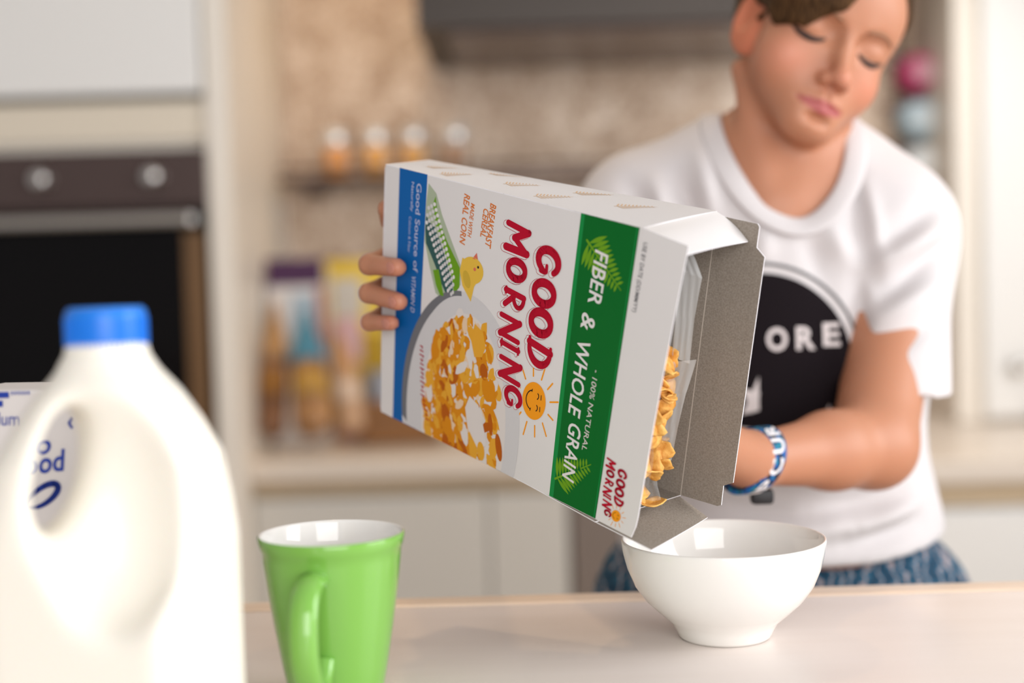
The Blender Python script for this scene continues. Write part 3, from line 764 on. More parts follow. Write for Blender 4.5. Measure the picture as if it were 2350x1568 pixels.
def glyph(ch, cx, cy, w_, h_, slant, k=1.0, dx=0, dy=0, pen=None):
    out = []
    pw = pen or (w_ + h_) / 2
    for pts, wd in GLY[ch]:
        P = [(cx + dx + (x - .5) * w_ + slant * (y - .5) * h_, cy + dy + (y - .5) * h_) for x, y in pts]
        ws = [q * pw * k[0] + k[1] for q in (wd if isinstance(wd, list) else [wd] * len(P))]
        out.append(stroke(P, [max(.05, q) for q in ws]))
    return out
WORDS = [('G', 37.2, 166.8, 19, 21.5), ('O', 58.9, 166.4, 18.6, 21.8), ('O', 79.2, 166.8, 19.2, 22), ('D', 100.6, 168.6, 18.5, 23),
         ('M', 28.0, 137.0, 21, 22), ('O', 49.1, 139.3, 15.8, 19.5), ('R', 70.0, 140.2, 15, 19.5), ('N', 90.2, 138.6, 18, 20.5), ('I', 102.9, 140.6, 8, 19), ('N', 119.6, 142.8, 17, 22), ('G', 137.4, 148.6, 14.5, 17.5)]
def logo(put, sc=1.0, ox=0., oy=0., fine=True):
    L0 = 6
    for ch, cx, cy, w_, h_ in WORDS:
        sl = .14 if ch != 'O' else .05
        tr = lambda vf: ([(ox + sc * x, oy + sc * y) for x, y in vf[0]], vf[1])
        if fine:
            for g in glyph(ch, cx, cy, w_, h_, sl, (1, .9), 1.0, -1.9): put(tr(g), 'p_red', L0)
            for g in glyph(ch, cx, cy, w_, h_, sl, (1, .25), 1.0, -1.9): put(tr(g), 'p_white', L0 + 1)
            for g in glyph(ch, cx, cy, w_, h_, sl, (.1, .35), 1.1, -1.0): put(tr(g), 'p_red', L0 + 2)
            for g in glyph(ch, cx, cy, w_, h_, sl, (1, .55), 0, 0): put(tr(g), 'p_white', L0 + 3)
        for g in glyph(ch, cx, cy, w_, h_, sl, (1, 0)): put(tr(g), 'p_red', L0 + 4)
    sx, sy = 134.0, 168.6
    tr = lambda vf: ([(ox + sc * x, oy + sc * y) for x, y in vf[0]], vf[1])
    put(tr((ellipse(sx, sy, 13.2, 11.2), [tuple(range(40))])), 'p_sun', L0 + 1)
    for k in range(12):
        a = R_(30 * k + 12); r0, r1 = 16.5, 24 + 2.5 * (k % 2)
        put(tr(stroke([(sx + r0 * 1.05 * math.cos(a), sy + r0 * .92 * math.sin(a)), (sx + r1 * 1.05 * math.cos(a), sy + r1 * .85 * math.sin(a))], 1.2)), 'p_sun', 1)
    put(tr(stroke(arcp(sx - .2, sy - 1.0, 7.0, 6.4, 195, 345, 14), .75)), 'p_black', L0 + 6)
    for q in (-1, 1):
        put(tr(stroke(arcp(sx + q * 4.2, sy + 2.4, 2.2, 1.8, 25, 155, 8), .7)), 'p_black', L0 + 6)
        put(tr(stroke([(sx + q * 4.2 - 1.6, sy + 6.4), (sx + q * 4.2 + 1.6, sy + 6.6)], .6)), 'p_black', L0 + 6)
        put(tr(stroke([(sx - .2 + q * 6.8 - .9, sy - 2.3), (sx - .2 + q * 6.8 + .9, sy - 2.6)], .6)), 'p_black', L0 + 6)
def fern(put, x0, y0, x1, y1, wid, m, layer, n=9, side=(1, 1), lw=1.0):
    dx, dy = x1 - x0, y1 - y0; L = math.hypot(dx, dy); ex, ey = dx / L, dy / L; nx, ny = -ey, ex
    put(stroke([(x0, y0), (x1, y1)], [1.6 * lw, .6 * lw]), m, layer)
    for i in range(n):
        t_ = .06 + .9 * i / n; ln = wid * (1 - .75 * t_) ; w_ = .078 * L * (1 - .5 * t_) * lw
        for sg, on in ((1, side[0]), (-1, side[1])):
            if not on: continue
            bx_, by_ = x0 + ex * L * t_, y0 + ey * L * t_
            tx, ty = bx_ + nx * sg * ln + ex * ln * .45, by_ + ny * sg * ln + ey * ln * .45
            px_, py_ = -(ty - by_), tx - bx_; pl = math.hypot(px_, py_) or 1; px_, py_ = px_ / pl * w_ / 2, py_ / pl * w_ / 2
            P = []
            for k in range(9): q = k / 8; P.append((bx_ + (tx - bx_) * q + px_ * math.sin(math.pi * q), by_ + (ty - by_) * q + py_ * math.sin(math.pi * q)))
            for k in range(7, 0, -1): q = k / 8; P.append((bx_ + (tx - bx_) * q - px_ * math.sin(math.pi * q), by_ + (ty - by_) * q - py_ * math.sin(math.pi * q)))
            put((P, [tuple(range(len(P)))]), m, layer)

# ---- front panel with its print
b = panel('front', lambda s, t: box_pt(s * BL, t * BW, 0), lambda s, t: box_pt(s * BL, t * BW, .55), 30, 26, 0, 1)
put = lambda vf, m, l: front_art(b, vf, m, l)
fill(rect(0, 15.4, 195, 44.8), 'p_blue', b, 0)
fill(inx([(0, 188.6), (195, 193.2), (195, 238.2), (0, 236.4)]), 'p_green', b, 0)
fill(inx([(0, 188.6), (195, 193.2), (195, 197.2), (0, 191.8)]), 'p_green2', b, 1)
fill(inx([(0, 234.2), (195, 236.4), (195, 237.2), (0, 235.0)]), 'p_green2', b, 1)
# blue band lettering
put(text_fit('Good Source of', 8, 74, 34.2, 39.2, .012), 'p_lilac', 2); put(text_fit('VITAMIN D', 77, 105, 33.0, 37.4, .012, .15), 'p_lilac', 2)
put(text_fit('Naturally', 8, 30, 28.8, 31.4, .01), 'p_lilac', 2); put(text_fit('Calcium & Fiber', 34, 61, 27.4, 30.0, 0), 'p_lilac', 2)
# corn cob
husk = [(6, 46.5), (12, 55), (26, 62), (42, 73), (58, 84.5), (72, 86), (80, 79), (88, 68), (84, 60), (66, 52), (48, 45.2), (20, 45.2)]
fill(husk, 'p_leafpale', b, 1, 12)
fill([(14, 54.5), (28, 58), (44, 69), (60, 84), (74, 85), (80, 80), (70, 77), (52, 67), (34, 56), (20, 52)], 'p_leaf', b, 3, 12)
fill([(66, 62), (76, 66), (84, 69), (86, 66), (78, 60), (68, 56)], 'p_leaf', b, 3, 12)
fill([(22, 46), (34, 54), (52, 66), (70, 76.5), (80, 79), (83, 72), (76, 66), (64, 58), (50, 47), (40, 45.4)], 'p_teal', b, 2, 12)
fill([(14, 46), (22, 50.5), (36, 55), (34, 50), (30, 46)], 'p_leafpale', b, 3, 12)
rng = random.Random(2)
for i in range(17):
    for j in range(5):
        x = 20 + i * 3.7 + (j % 2) * 1.8; cl = 45.8 + (x - 20) * .555; y = cl + (j - 2) * 4.0 * (1 - .35 * i / 17)
        if y < 46.2 or x > 84 or y > 80: continue
        put((ellipse(x, y, 1.5, 1.55 * (1 - .25 * i / 17), 12), [tuple(range(12))]), 'p_bowl' if j in (1, 2, 3) else 'p_white', 4)
# chick
put((ellipse(59, 96.5, 9.6, 11.5, 32), [tuple(range(32))]), 'p_chick', 5)
put(([(52, 86), (62, 84.2), (72, 88), (81.5, 97.8), (70, 100), (64, 104), (56, 100)], [tuple(range(7))]), 'p_chick', 5)
put((ellipse(66.5, 92, 6.5, 3.6, 24, .45), [tuple(range(24))]), 'p_wing', 6)
put(([(50.5, 96), (45.6, 99.8), (50.8, 101.6)], [(0, 1, 2)]), 'p_beak', 5)
put((ellipse(55.4, 102.4, 1.0, 1.0, 14), [tuple(range(14))]), 'p_black', 7); put((ellipse(57.6, 99.2, 1.3, 1.3, 14), [tuple(range(14))]), 'p_beak', 7)
# breakfast lettering
for s_, x0, x1, y0, y1, rs in (('BREAKFAST', 8.6, 39, 108.6, 114.0, -.08), ('CEREAL', 13, 33.4, 102.6, 107.6, -.08), ('MADE WITH', 12, 35.6, 90.2, 93.8, -.08), ('REAL CORN', 6.6, 41.8, 83.0, 88.4, -.06)):
    put(text_fit(s_, x0, x1, y0, y1, .02, .22, rs * .6), 'p_orange', 2)
# printed bowl of flakes
fill(inx(ellipse(172, 92, 96, 66, 64)), 'p_bowl', b, 2)
ring = [p for p in ellipse(172, 92, 96, 66, 90)]
cres = [(x, y) for x, y in ring if y < 92 and x < 190] ; inner = [(x + 3.5, y + 6 * min(1, max(0, (92 - y) / 40))) for x, y in cres][::-1]
cres = inx(cres + inner)
for i in range(len(inner) - 1):
    a = ([p for p in ring if p[1] < 92 and p[0] < 190]); q = inx([a[i], a[i + 1], (a[i + 1][0] + 3.5, a[i + 1][1] + 6 * min(1, max(0, (92 - a[i + 1][1]) / 40))), (a[i][0] + 3.5, a[i][1] + 6 * min(1, max(0, (92 - a[i][1]) / 40)))])
    if len(q) >= 3: front_art(b, (q, [tuple(range(len(q)))]), 'p_bowl_dark', 3)
fill(inx(ellipse(174, 97, 83, 47, 56)), 'p_milk', b, 3)
def inflk(x, y): return ((x - 172) / 79) ** 2 + ((y - 96) / 42) ** 2 < 1
rng = random.Random(31)
for q in range(150):
    x = rng.uniform(100, 198); y = rng.uniform(60, 134)
    if not inflk(x, y) or (y > 104 and x > 112 and rng.random() < .75) or (y > 94 and rng.random() < .4): continue
    P = inx([(a + rng.uniform(-.8, .8), c + rng.uniform(-.8, .8)) for a, c in ellipse(x, y, rng.uniform(6, 11), rng.uniform(3, 5.5), 13, rng.gauss(.1, .4))])
    if len(P) > 2: front_art(b, (P, [tuple(range(len(P)))]), rng.choice(['p_f1', 'p_f1', 'p_f2', 'p_f3'] if y < 92 and x > 116 else ['p_f1', 'p_f2']), 3.3 + (q % 8) * .08)
rng = random.Random(11); cnt = 0
for q in range(1500):
    x = rng.uniform(94, 198); y = rng.uniform(54, 139)
    if not inflk(x, y): continue
    if y > 112 and rng.random() < .35 and x > 118: continue
    dens = .9 if y < 95 else .55
    if rng.random() > dens * .38: continue
    r1 = rng.uniform(3.0, 9.0); r2 = r1 * rng.uniform(.3, .65); ro = rng.gauss(.1, .5)
    P = [(px_ + rng.uniform(-.6, .6), py_ + rng.uniform(-.6, .6)) for px_, py_ in ellipse(x, y, r1, r2, 11, ro)]
    P = inx(P)
    if len(P) < 3: continue
    core = abs(y - 80) < 12 and x > 118
    m = rng.choices(['p_f1', 'p_f2', 'p_f3', 'p_f4', 'p_milk'], [5, 3.5, 2.2 if core else .7, 1.2, 1.3 if y < 100 else 2.2])[0]
    front_art(b, (P, [tuple(range(len(P)))]), m, 4 + (cnt % 12) * .5); cnt += 1
P = [(96, 104), (100, 113), (110, 117), (118, 114), (120, 106), (108, 101)]; front_art(b, (P, [tuple(range(6))]), 'p_f2', 10.4)
for (x, y, r1, r2, ro, m) in ((178, 138.5, 10, 3.2, .3, 'p_f3'), (164, 128, 8, 2.4, .2, 'p_f3'), (128, 117, 6, 4, .3, 'p_f3'), (140, 121, 9, 4.5, .3, 'p_f1'), (187, 120, 7, 4, .2, 'p_f2')):
    P = inx(ellipse(x, y, r1, r2, 20, ro)); front_art(b, (P, [tuple(range(len(P)))]), m, 10.6)
fill(inx([(150, 104), (160, 100), (174, 104), (188, 118), (180, 126), (166, 120), (154, 114)]), 'p_milk', b, 10.2)
# faint ring across the blue band
put(stroke(arcp(156, 46, 26, 17, 185, 352, 26), .7), 'p_red', 1)
for q in range(17):                           # blurred red lettering along the bowl edge, not legible
    x = 128 + q * 3.4; y = 47.5 + (x - 128) * .10 + 5.5 * max(0, (x - 165) / 20); hh_ = 2.6 + .9 * ((q * 7) % 3)
    put(stroke([(x, y - hh_ / 2), (x + .5, y + hh_ / 2)], 1.0), 'p_red', 11.2)
    if q % 3 != 1: put(stroke([(x, y + hh_ * (.4 - .4 * (q % 2))), (x + 1.8, y + hh_ * (.4 - .4 * (q % 2)))], .8), 'p_red', 11.2)
# big lettering, sun, ferns, green band text
logo(put)
fern(put, 16.5, 196.5, 42, 229.5, 15, 'p_leaf', 2, 11)
fern(put, 181, 196.8, 160.5, 227, 14, 'p_leaf', 2, 11)
for s_, x0, x1, y0, y1 in (('FIBER', 20.6, 55.6, 204.6, 215.4), ('&', 62.4, 73.4, 201.6, 213), ('WHOLE', 80.0, 132.0, 201.0, 211.6), ('GRAIN', 137.4, 176.6, 203.2, 214.2)):
    put(text_fit(s_, x0, x1, y0, y1, .012, .16), 'p_white', 5)
put(text_fit('100% NATURAL', 102.8, 153, 217.4, 221.6, 0, .16), 'p_milk', 5); put(stroke([(98, 219.4), (98.8, 219.4)], .8), 'p_milk', 5)
b.build('front_panel', PMATS, cbox, world=True)

# ---- other panels
def puff(s, t, a): return a * math.sin(math.pi * s) * math.sin(math.pi * t)
b = panel('back', lambda s, t: box_pt(s * BL, t * BW, BD + puff(s, t, 2)), lambda s, t: box_pt(s * BL, t * BW, BD - .55 + puff(s, t, 2)), 16, 14, 0, 1)
b.build('back_panel', PMATS, cbox, world=True)
def topn(s, t): return (s * BL, BW + puff(s, t, 2.0) + .8 * math.sin(7 * s) * math.sin(math.pi * t), t * BD)
b = panel('top', lambda s, t: box_pt(*topn(s, t)), lambda s, t: box_pt(topn(s, t)[0], topn(s, t)[1] - .55, topn(s, t)[2]), 24, 10, 0, 1)
def tput(vf, m, l):
    P = []
    for x, y in vf[0]:
        q = topn(min(max(x / BL, 0), 1), min(max(y / BD, 0), 1)); P.append(box_pt(q[0], q[1] + .12, q[2]))
    b.add(P, vf[1], PI[m])
for (x, y) in ((36, 36), (82, 58), (112, 34), (158, 56), (148, 22), (200, 44), (60, 20)):
    fern(tput, x - 9, y - 11, x + 9, y + 11, 8.5, 'p_fern', 1, 10, lw=.6)
b.build('side_panel', PMATS, cbox, world=True)
sag = lambda s, t: -2.3 * max(0, (s - .72) / .28) * (1 - t)
b = panel('bottom', lambda s, t: box_pt(s * BL, sag(s, t), t * BD), lambda s, t: box_pt(s * BL, sag(s, t) + .55, t * BD), 20, 6, 0, 1)
b.build('side_panel', PMATS, cbox, world=True)
b = panel('base', lambda s, t: box_pt(0, s * BW, t * BD), lambda s, t: box_pt(.55, s * BW, t * BD), 12, 6, 0, 1)
b.build('base_panel', PMATS, cbox, world=True)
b = panel('bf', lambda s, t: box_pt(-.7 - .4 * math.sin(3 * s), s * (BW - 5) + 2.5, t * BD * .62), lambda s, t: box_pt(-.15, s * (BW - 5) + 2.5, t * BD * .62), 12, 4, 0, 1)
b.build('base_flap', PMATS, cbox, world=True)

# ---- opened mouth flaps
def fflap(s, t):           # s away from the fold, t lower to upper side
    u = BL + 36.0 * s; lo = -.3 * s; hi = BW - 4.0 * s
    if t < .08: u -= 3.0 * s * (1 - t / .08) ** 2
    return (u, lo + (hi - lo) * t, -.2 - 1.6 * math.sin(math.pi * t) * s)
b = panel('ff', lambda s, t: box_pt(*fflap(s, t)), lambda s, t: box_pt(fflap(s, t)[0], fflap(s, t)[1], fflap(s, t)[2] + .55), 10, 24, 0, 1)
def fput(vf, m, l):
    P = []
    for x, y in vf[0]:
        s = (y - BL) / 36.0; q = fflap(s, (BW - x) / BW); P.append(box_pt(q[0], q[1], q[2] - .10 - .03 * l))
    b.add(P, vf[1], PI[m])
fput(text_fit('USE BY DATE (DD/MM/YY)', 8, 52.5, 241.2, 244.4, .004), 'p_grey', 2)
logo(lambda vf, m, l: fput(([(145.6 + .30 * x, 193.2 + .375 * y) for x, y in vf[0]], vf[1]), m, l), fine=False)
b.build('front_flap', PMATS, cbox, world=True)
def tflap(s, t):           # s from the fold, t front to back
    a0 = (BL, BW); a1 = (BL + 34.4 - 9.6 * t, BW - 9.5 - 5.4 * t)
    k = s + .0; q = .5 * math.sin(math.pi * t) * s
    fold = 1.4 * min(1, s / .12)
    return (a0[0] + (a1[0] - a0[0]) * k, a0[1] + (a1[1] - a0[1]) * k + 2.0 * math.sin(math.pi * s) - .2 * fold + 1.2 * q, 1.0 + (BD - 2.0) * t)
b = panel('tf', lambda s, t: box_pt(*tflap(s, t)), lambda s, t: box_pt(tflap(s, t)[0], tflap(s, t)[1] - .6, tflap(s, t)[2]), 12, 10, 0, 1)
b.build('upper_flap', PMATS, cbox, world=True)
def bflap(s, t):
    s0 = -2.3 * (1 - t); e = (BL + 50.5 - 27 * t, -2.2 - 5.0 * t)
    return (BL + (e[0] - BL) * s, s0 + (e[1] - s0) * s, 1.0 + (BD - 2.0) * t)
b = panel('bof', lambda s, t: box_pt(bflap(s, t)[0], bflap(s, t)[1] - .55, bflap(s, t)[2]), lambda s, t: box_pt(*bflap(s, t)), 10, 10, 0, 1)
b.build('lower_flap', PMATS, cbox, world=True)
bk = [(BL, .6), (267.4, 2.5), (270.2, 4.0), (269.8, 17.5), (276.5, 21.7), (275.6, 171.7), (269.3, 176.7), (269.2, 189.8), (267.6, 191.6), (244.3, 192.2), (BL, 194)]
b = MB(); n = len(bk)
b.add([box_pt(u, v, BD + .25) for u, v in bk], [tuple(range(n))], 0); b.add([box_pt(u, v, BD - .35) for u, v in bk], [tuple(range(n))[::-1]], 1)
o_ = len(b.v) - 2 * n
for k in range(n): b.f.append((o_ + k, o_ + (k + 1) % n, o_ + n + (k + 1) % n, o_ + n + k)); b.m.append(2)
def bput(pts, w_): v, f = stroke(pts, w_); b.add([box_pt(u, q, BD - .42) for u, q in v], f, 1)
b.build('rear_flap', PMATS, cbox, world=True)
b = MB(); v, f = stroke([(BL + .4, 1.0), (BL + .4, 193.5)], .8); b.add([box_pt(x, y, BD - .6) for x, y in v], f)
b.build('crease', cmat('crease_line', (.50, .44, .38), .8), cbox, world=True)

# ---- inner bag and flakes
bag = thing('inner_bag', 'clear crinkled inner bag of flakes inside the cereal box mouth', 'bag', ORG)
rng = np.random.RandomState(5)
def wob(a, b_, s=1.0): return s * (math.sin(3.1 * a + 1.3 * b_) + .6 * math.sin(7.3 * a - 2.1 * b_ + 1) + .4 * math.sin(13 * a + 3 * b_ + 2))
vs = []; fs = []; nu, nt = 26, 60
for i in range(nu + 1):
    s = i / nu
    for k in range(nt):
        th = 2 * math.pi * k / nt; v = 93 + 80 * math.cos(th) * (1 - .05 * s) ; n_ = 34 + (22 - 3 * s) * math.sin(th) + wob(th * 2, s * 6, 1.2)
        u = 30 + (216 + (4 * math.sin(2 * th) + wob(th, 1, 1.6)) - 13 * (n_ - 34) / 22) * s
        vs.append(box_pt(u, v, n_))
for i in range(nu):
    for k in range(nt): fs.append((i * nt + k, i * nt + (k + 1) % nt, (i + 1) * nt + (k + 1) % nt, (i + 1) * nt + k))
mesh_obj('film', vs, fs, MT['film'], bag, True, world=True)
def ribbon(name, ctrl, m, thick=.25):
    """ctrl: list of ((u,v,n) outer, (u,v,n) inner) along the lip"""
    vs = []; fs = []; K = 10
    for i, (a, c) in enumerate(ctrl):
        for k in range(K + 1):
            q = k / K; p = [a[j] * (1 - q) + c[j] * q for j in range(3)]; p[2] += .5 * math.sin(k * 1.9 + i * .25)
            vs.append(box_pt(*p))
    for i in range(len(ctrl) - 1):
        for k in range(K): fs.append((i * (K + 1) + k, i * (K + 1) + k + 1, (i + 1) * (K + 1) + k + 1, (i + 1) * (K + 1) + k))
    return mesh_obj(name, vs, fs, m, bag, True, world=True)
def interp(rows, n=30):
    out = []
    for i in range(n + 1):
        t_ = i / n * (len(rows) - 1); k = min(int(t_), len(rows) - 2); q = t_ - k; q = q * q * (3 - 2 * q)
        out.append(tuple(tuple(rows[k][e][j] * (1 - q) + rows[k + 1][e][j] * q for j in range(3)) for e in (0, 1)))
    return out
ribbon('upper_lip', interp([((244, 172, 49), (236, 172, 42)), ((252, 158, 50), (240, 162, 42)), ((250, 130, 52), (241, 132, 45)), ((249, 100, 54), (240, 104, 47))]), MT['film2'])
ribbon('crimped_edge', interp([((254, 104, 54), (240, 100, 47)), ((249, 80, 55), (236, 76, 48)), ((247, 55, 55), (235, 52, 48)), ((245, 32, 55), (234, 26, 48))]), MT['film2'])
ribbon('torn_corner', interp([((240, 28, 47), (234, 26, 42)), ((244, 16, 46), (232, 15, 38)), ((252, 4.5, 45), (234, 3.4, 36))], 16), MT['film'])
def flake_mesh(seed):
    rng = random.Random(seed); n = 18; R = rng.uniform(8.0, 11.0) / 1000; vs = []; fs = []
    ph = [rng.uniform(0, 6.28) for _ in range(4)]; ax, ay = rng.uniform(12, 42), rng.uniform(-22, 34)
    for sd_ in (0, 1):
        for i in range(5):
            for k in range(n):
                th = 2 * math.pi * k / n; r = R * (i + .25) / 4.25 * (1 + .16 * math.sin(2 * th + ph[0]) + .10 * math.sin(5 * th + ph[1]))
                x, y = r * math.cos(th), r * math.sin(th) * .82
                z = ax * x * x + ay * y * y + .0003 * math.sin(900 * x + ph[2]) * math.sin(800 * y + ph[3]) + (-.0005 if sd_ else .0005)
                vs.append((x, y, z))
    for sd_ in (0, 1):
        o = sd_ * 5 * n
        for i in range(4):
            for k in range(n):
                q = (o + i * n + k, o + i * n + (k + 1) % n, o + (i + 1) * n + (k + 1) % n, o + (i + 1) * n + k); fs.append(q if not sd_ else q[::-1])
        c = tuple(o + k for k in range(n)); fs.append(c[::-1] if not sd_ else c)
    for k in range(n): fs.append((4 * n + k, 4 * n + (k + 1) % n, 9 * n + (k + 1) % n, 9 * n + k))
    return vs, fs
protos = []
rng = random.Random(21)
spots = []
for q in range(64):
    for _ in range(40):
        v = rng.uniform(24, 104); n_ = rng.uniform(22, 50); u = rng.uniform(226, 250 - .12 * max(0, v - 70)) - .30 * (n_ - 34)
        if all((v - a) ** 2 + (n_ - c) ** 2 + (u - d_) ** 2 > 5.2 ** 2 for a, c, d_ in spots): break
    spots.append((v, n_, u))
for i, (v, n_, u) in enumerate(spots):
    if i < 7:
        vs, fs = flake_mesh(40 + i); o = mesh_obj('corn_flake', vs, fs, MT['flake'], None, True); protos.append(o)
    else:
        o = protos[i % 7].copy(); COL.objects.link(o)
    o.location = box_pt(u, v, n_); o.rotation_euler = (rng.uniform(0, 6.28), rng.uniform(-1.2, 1.2), rng.uniform(0, 6.28))
    tag(o, 'golden corn flake heaped inside the clear bag in the cereal box', 'cereal flake', 'corn flakes inside the bag')
for (u, v, n_, ro, lb) in ((247, 5.0, 38, (.2, .1, 0), 'loose golden corn flake lying on the lower flap of the cereal box'), (240, 11.5, 33, (1.1, .3, 1), 'loose curled corn flake caught just above the flake on the lower flap')):
    o = protos[2].copy(); COL.objects.link(o); o.location = box_pt(u, v, n_); o.rotation_euler = ro; tag(o, lb, 'cereal flake')

# ================================================================== THE BOY
BX, BY = .245, 1.36
boy = thing('person', 'boy in a white t-shirt and blue shorts pouring cereal from a box, looking down', 'person', (BX, BY, 0))
A = lambda px, py, d: np.array(at(px, py, d))
# head frame: columns = subject's left, back of head, up
rho, psi, the = R_(19), R_(19.5), R_(5)
Rl = Matrix.Rotation(rho, 3, 'Y'); Ry = Matrix.Rotation(psi, 3, 'Z'); Rp = Matrix.Rotation(the, 3, 'X')
CB = Matrix((_r, _f, _u)).transposed()
HR = np.array(CB @ Rl @ Ry @ Rp)
HS = 1.0
EYE = A(1935, 104, 1.235)                   # midpoint between the closed eyes, on the skin
HO = EYE - HR @ (np.array([0, -.079, -.004]) * HS)
def hp_(x, y, z): return HO + HR @ (np.array([x, y, z]) * HS)

# ---------------- body field
h = .0026
lo = np.array([-.20, 1.00, .93]); hi = np.array([.50, 1.50, 1.62])
fb = Field(lo, hi, h)
def H(x, y, z, r, k, op='add', yaw=0, rollz=0):
    R = HR
    if yaw or rollz: R = HR @ np.array(Matrix.Rotation(R_(yaw), 3, 'Z') @ Matrix.Rotation(R_(rollz), 3, 'Y'))
    r = r if isinstance(r, tuple) else (r, r, r)
    fb.ell(hp_(x, y, z), np.array(r) * HS, k, op, R)
def HC(a, b_, ra, rb, k, op='add'): fb.cone(hp_(*a), hp_(*b_), ra * HS, rb * HS, k, op)
# skull, face block, jaw
H(.002, .004, .038, (.0635, .084, .084), .01)
H(.002, -.030, -.018, (.0505, .053, .068), .020)
for s in (-1, 1):
    HC((s * .033, -.028, -.042), (s * .012, -.064, -.0755), .0125, .0145, .013)
    H(s * .038, -.050, -.028, (.022, .022, .026), .022)
    H(s * .042, -.044, .016, (.018, .02, .020), .02)
H(0, -.0685, -.0765, (.0150, .0145, .0135), .016)
H(0, -.064, .036, (.052, .024, .034), .03)
# muzzle
H(0, -.0635, -.058, (.027, .020, .020), .02)
# nose
HC((0, -.077, .006), (0, -.0965, -.0330), .0060, .0076, .011)
H(0, -.0980, -.0350, (.0078, .0076, .0070), .006)
for s in (-1, 1):
    H(s * .0102, -.0885, -.0380, (.0058, .0080, .0060), .005)
    H(s * .0056, -.0965, -.0432, (.0036, .0042, .0036), .003, 'sub')
# brow and eye hollows, lids
HC((-.036, -.069, .0185), (-.012, -.078, .0165), .0070, .0060, .012); HC((.036, -.069, .0185), (.012, -.078, .0165), .0070, .0060, .012)
for s in (-1, 1):
    H(s * .0305, -.0850, .002, (.0165, .0092, .0098), .011, 'sub')
    H(s * .0150, -.0870, -.001, (.0065, .0075, .0080), .008, 'sub')
    H(s * .0305, -.0675, .0015, (.0148, .0118, .0108), .003)
    HC((s * .0445, -.0685, -.0058), (s * .0305, -.0805, -.0088), .0011, .0013, .0022, 'sub')
    HC((s * .0305, -.0805, -.0088), (s * .0185, -.0775, -.0062), .0013, .0011, .0022, 'sub')
# mouth
for s in (-1, 1):
    HC((s * .0215, -.0775, -.0585), (s * .0050, -.0845, -.0555), .0024, .0038, .004)
    HC((s * .0185, -.0765, -.0620), (0, -.0830, -.0648), .0026, .0048, .004)
    HC((s * .0245, -.0785, -.0590), (0, -.0895, -.0598), .0015, .0019, .0022, 'sub')
    HC((s * .0040, -.0870, -.0465), (s * .0050, -.0870, -.0525), .0008, .0012, .003)
H(0, -.0880, -.0495, (.0022, .0035, .0040), .004, 'sub')
H(0, -.0835, -.0720, (.011, .0045, .0030), .007, 'sub')
# ears
for s in (-1, 1):
    H(s * .0605, -.010, -.004, (.0058, .017, .030), .004, yaw=-s * 30)
    H(s * .0570, -.016, -.020, (.006, .011, .015), .008)
    H(s * .0662, -.010, .002, (.005, .0090, .016), .004, 'sub', yaw=-s * 18)
# neck, chest
NB = A(1790, 400, 1.345)
fb.cone(hp_(.020, .000, -.044), NB, .0365, .047, .016)
fb.cone(hp_(.018, .012, -.03), NB + np.array([.005, .02, 0]), .0335, .047, .016)
for px, k in ((1730, -1), (1835, 1)):        # neck cords
    fb.cone(hp_(-k * -.046, .004, -.045), A(1785 + k * 22, 462, 1.282), .0085, .0065, .016)
SHL, SHR = A(1468, 495, 1.36), A(2040, 528, 1.325)
CH = A(1785, 640, 1.352)
TORSO = [(CH, (.150, .086, .165)), (A(1785, 960, 1.35), (.134, .086, .19)), (A(1785, 1220, 1.35), (.140, .092, .12))]
for c, r in TORSO: fb.ell(c, np.array(r) - .006, .04)
fb.cone(NB + np.array([0, .01, -.012]), SHL, .046, .046, .05); fb.cone(NB + np.array([0, .01, -.012]), SHR, .046, .042, .05)
for px, s in ((1712, -1), (1850, 1)):        # collar bones
    fb.cone(A(1780 + s * 20, 500, 1.276), A(1785 + s * 175, 430, 1.30), .006, .0055, .012)
# right of the picture: arm with the wristband
ELB, WRI = A(2003, 1022, 1.205), A(1724, 1057, 1.118)
fb.cone(SHR, A(2040, 800, 1.275), .042, .0365, .02); fb.cone(A(2040, 800, 1.275), ELB, .0365, .036, .02)
FM = ELB + (WRI - ELB) * .36
fb.cone(ELB, FM, .0345, .0305, .015); fb.cone(FM, WRI, .0305, .0198, .015)
PAL = A(1632, 1040, 1.085)
def palm(F_, w, c, f_, s_, ln, wd, th):
    """flat rounded palm from wrist w through c; f_: along the fingers, s_: across"""
    nrm = np.cross(f_, s_); R = np.stack([f_, s_, nrm], 1)
    F_.ell(c, (ln, wd, th), .012, 'add', R); F_.cone(w, c, .0195, .015, .012)
bu = np.array(box_pt(60, 60, BD) - box_pt(180, 60, BD)); bu /= np.linalg.norm(bu)     # from the mouth to the base
bv = np.array(box_pt(150, 150, BD) - box_pt(150, 50, BD)); bv /= np.linalg.norm(bv)
bn = np.cross(bv, bu); bn /= np.linalg.norm(bn)
if bn[1] < 0: bn = -bn                                                               # away from the box back
def back(u, v, off): return np.array(box_pt(u, v, BD)) + bn * off / 1000
PC = back(218, 34, 20)
palm(fb, WRI, PC, bu, bv, .044, .036, .0135); fb.cone(WRI, PC, .0195, .016, .012)
def finger(F_, pts, r0, r1):
    n = len(pts) - 1
    for i in range(n):
        F_.cone(pts[i], pts[i + 1], r0 + (r1 - r0) * i / n, r0 + (r1 - r0) * (i + 1) / n, .003)
for v, l, r in ((62, 66, .0078), (44, 72, .008), (26, 66, .0076), (10, 52, .0066)):
    b0 = back(196, v, 17); finger(fb, [PC + (b0 - PC) * .4, b0, back(196 - l * .45, v + 2, 14), back(196 - l * .75, v + 3, 13), back(196 - l, v + 3, 11.5)], r + .001, r - .0012)
finger(fb, [PC + bv * .012, back(226, 66, 17), back(212, 88, 13.5), back(200, 100, 11)], .0105, .0075)
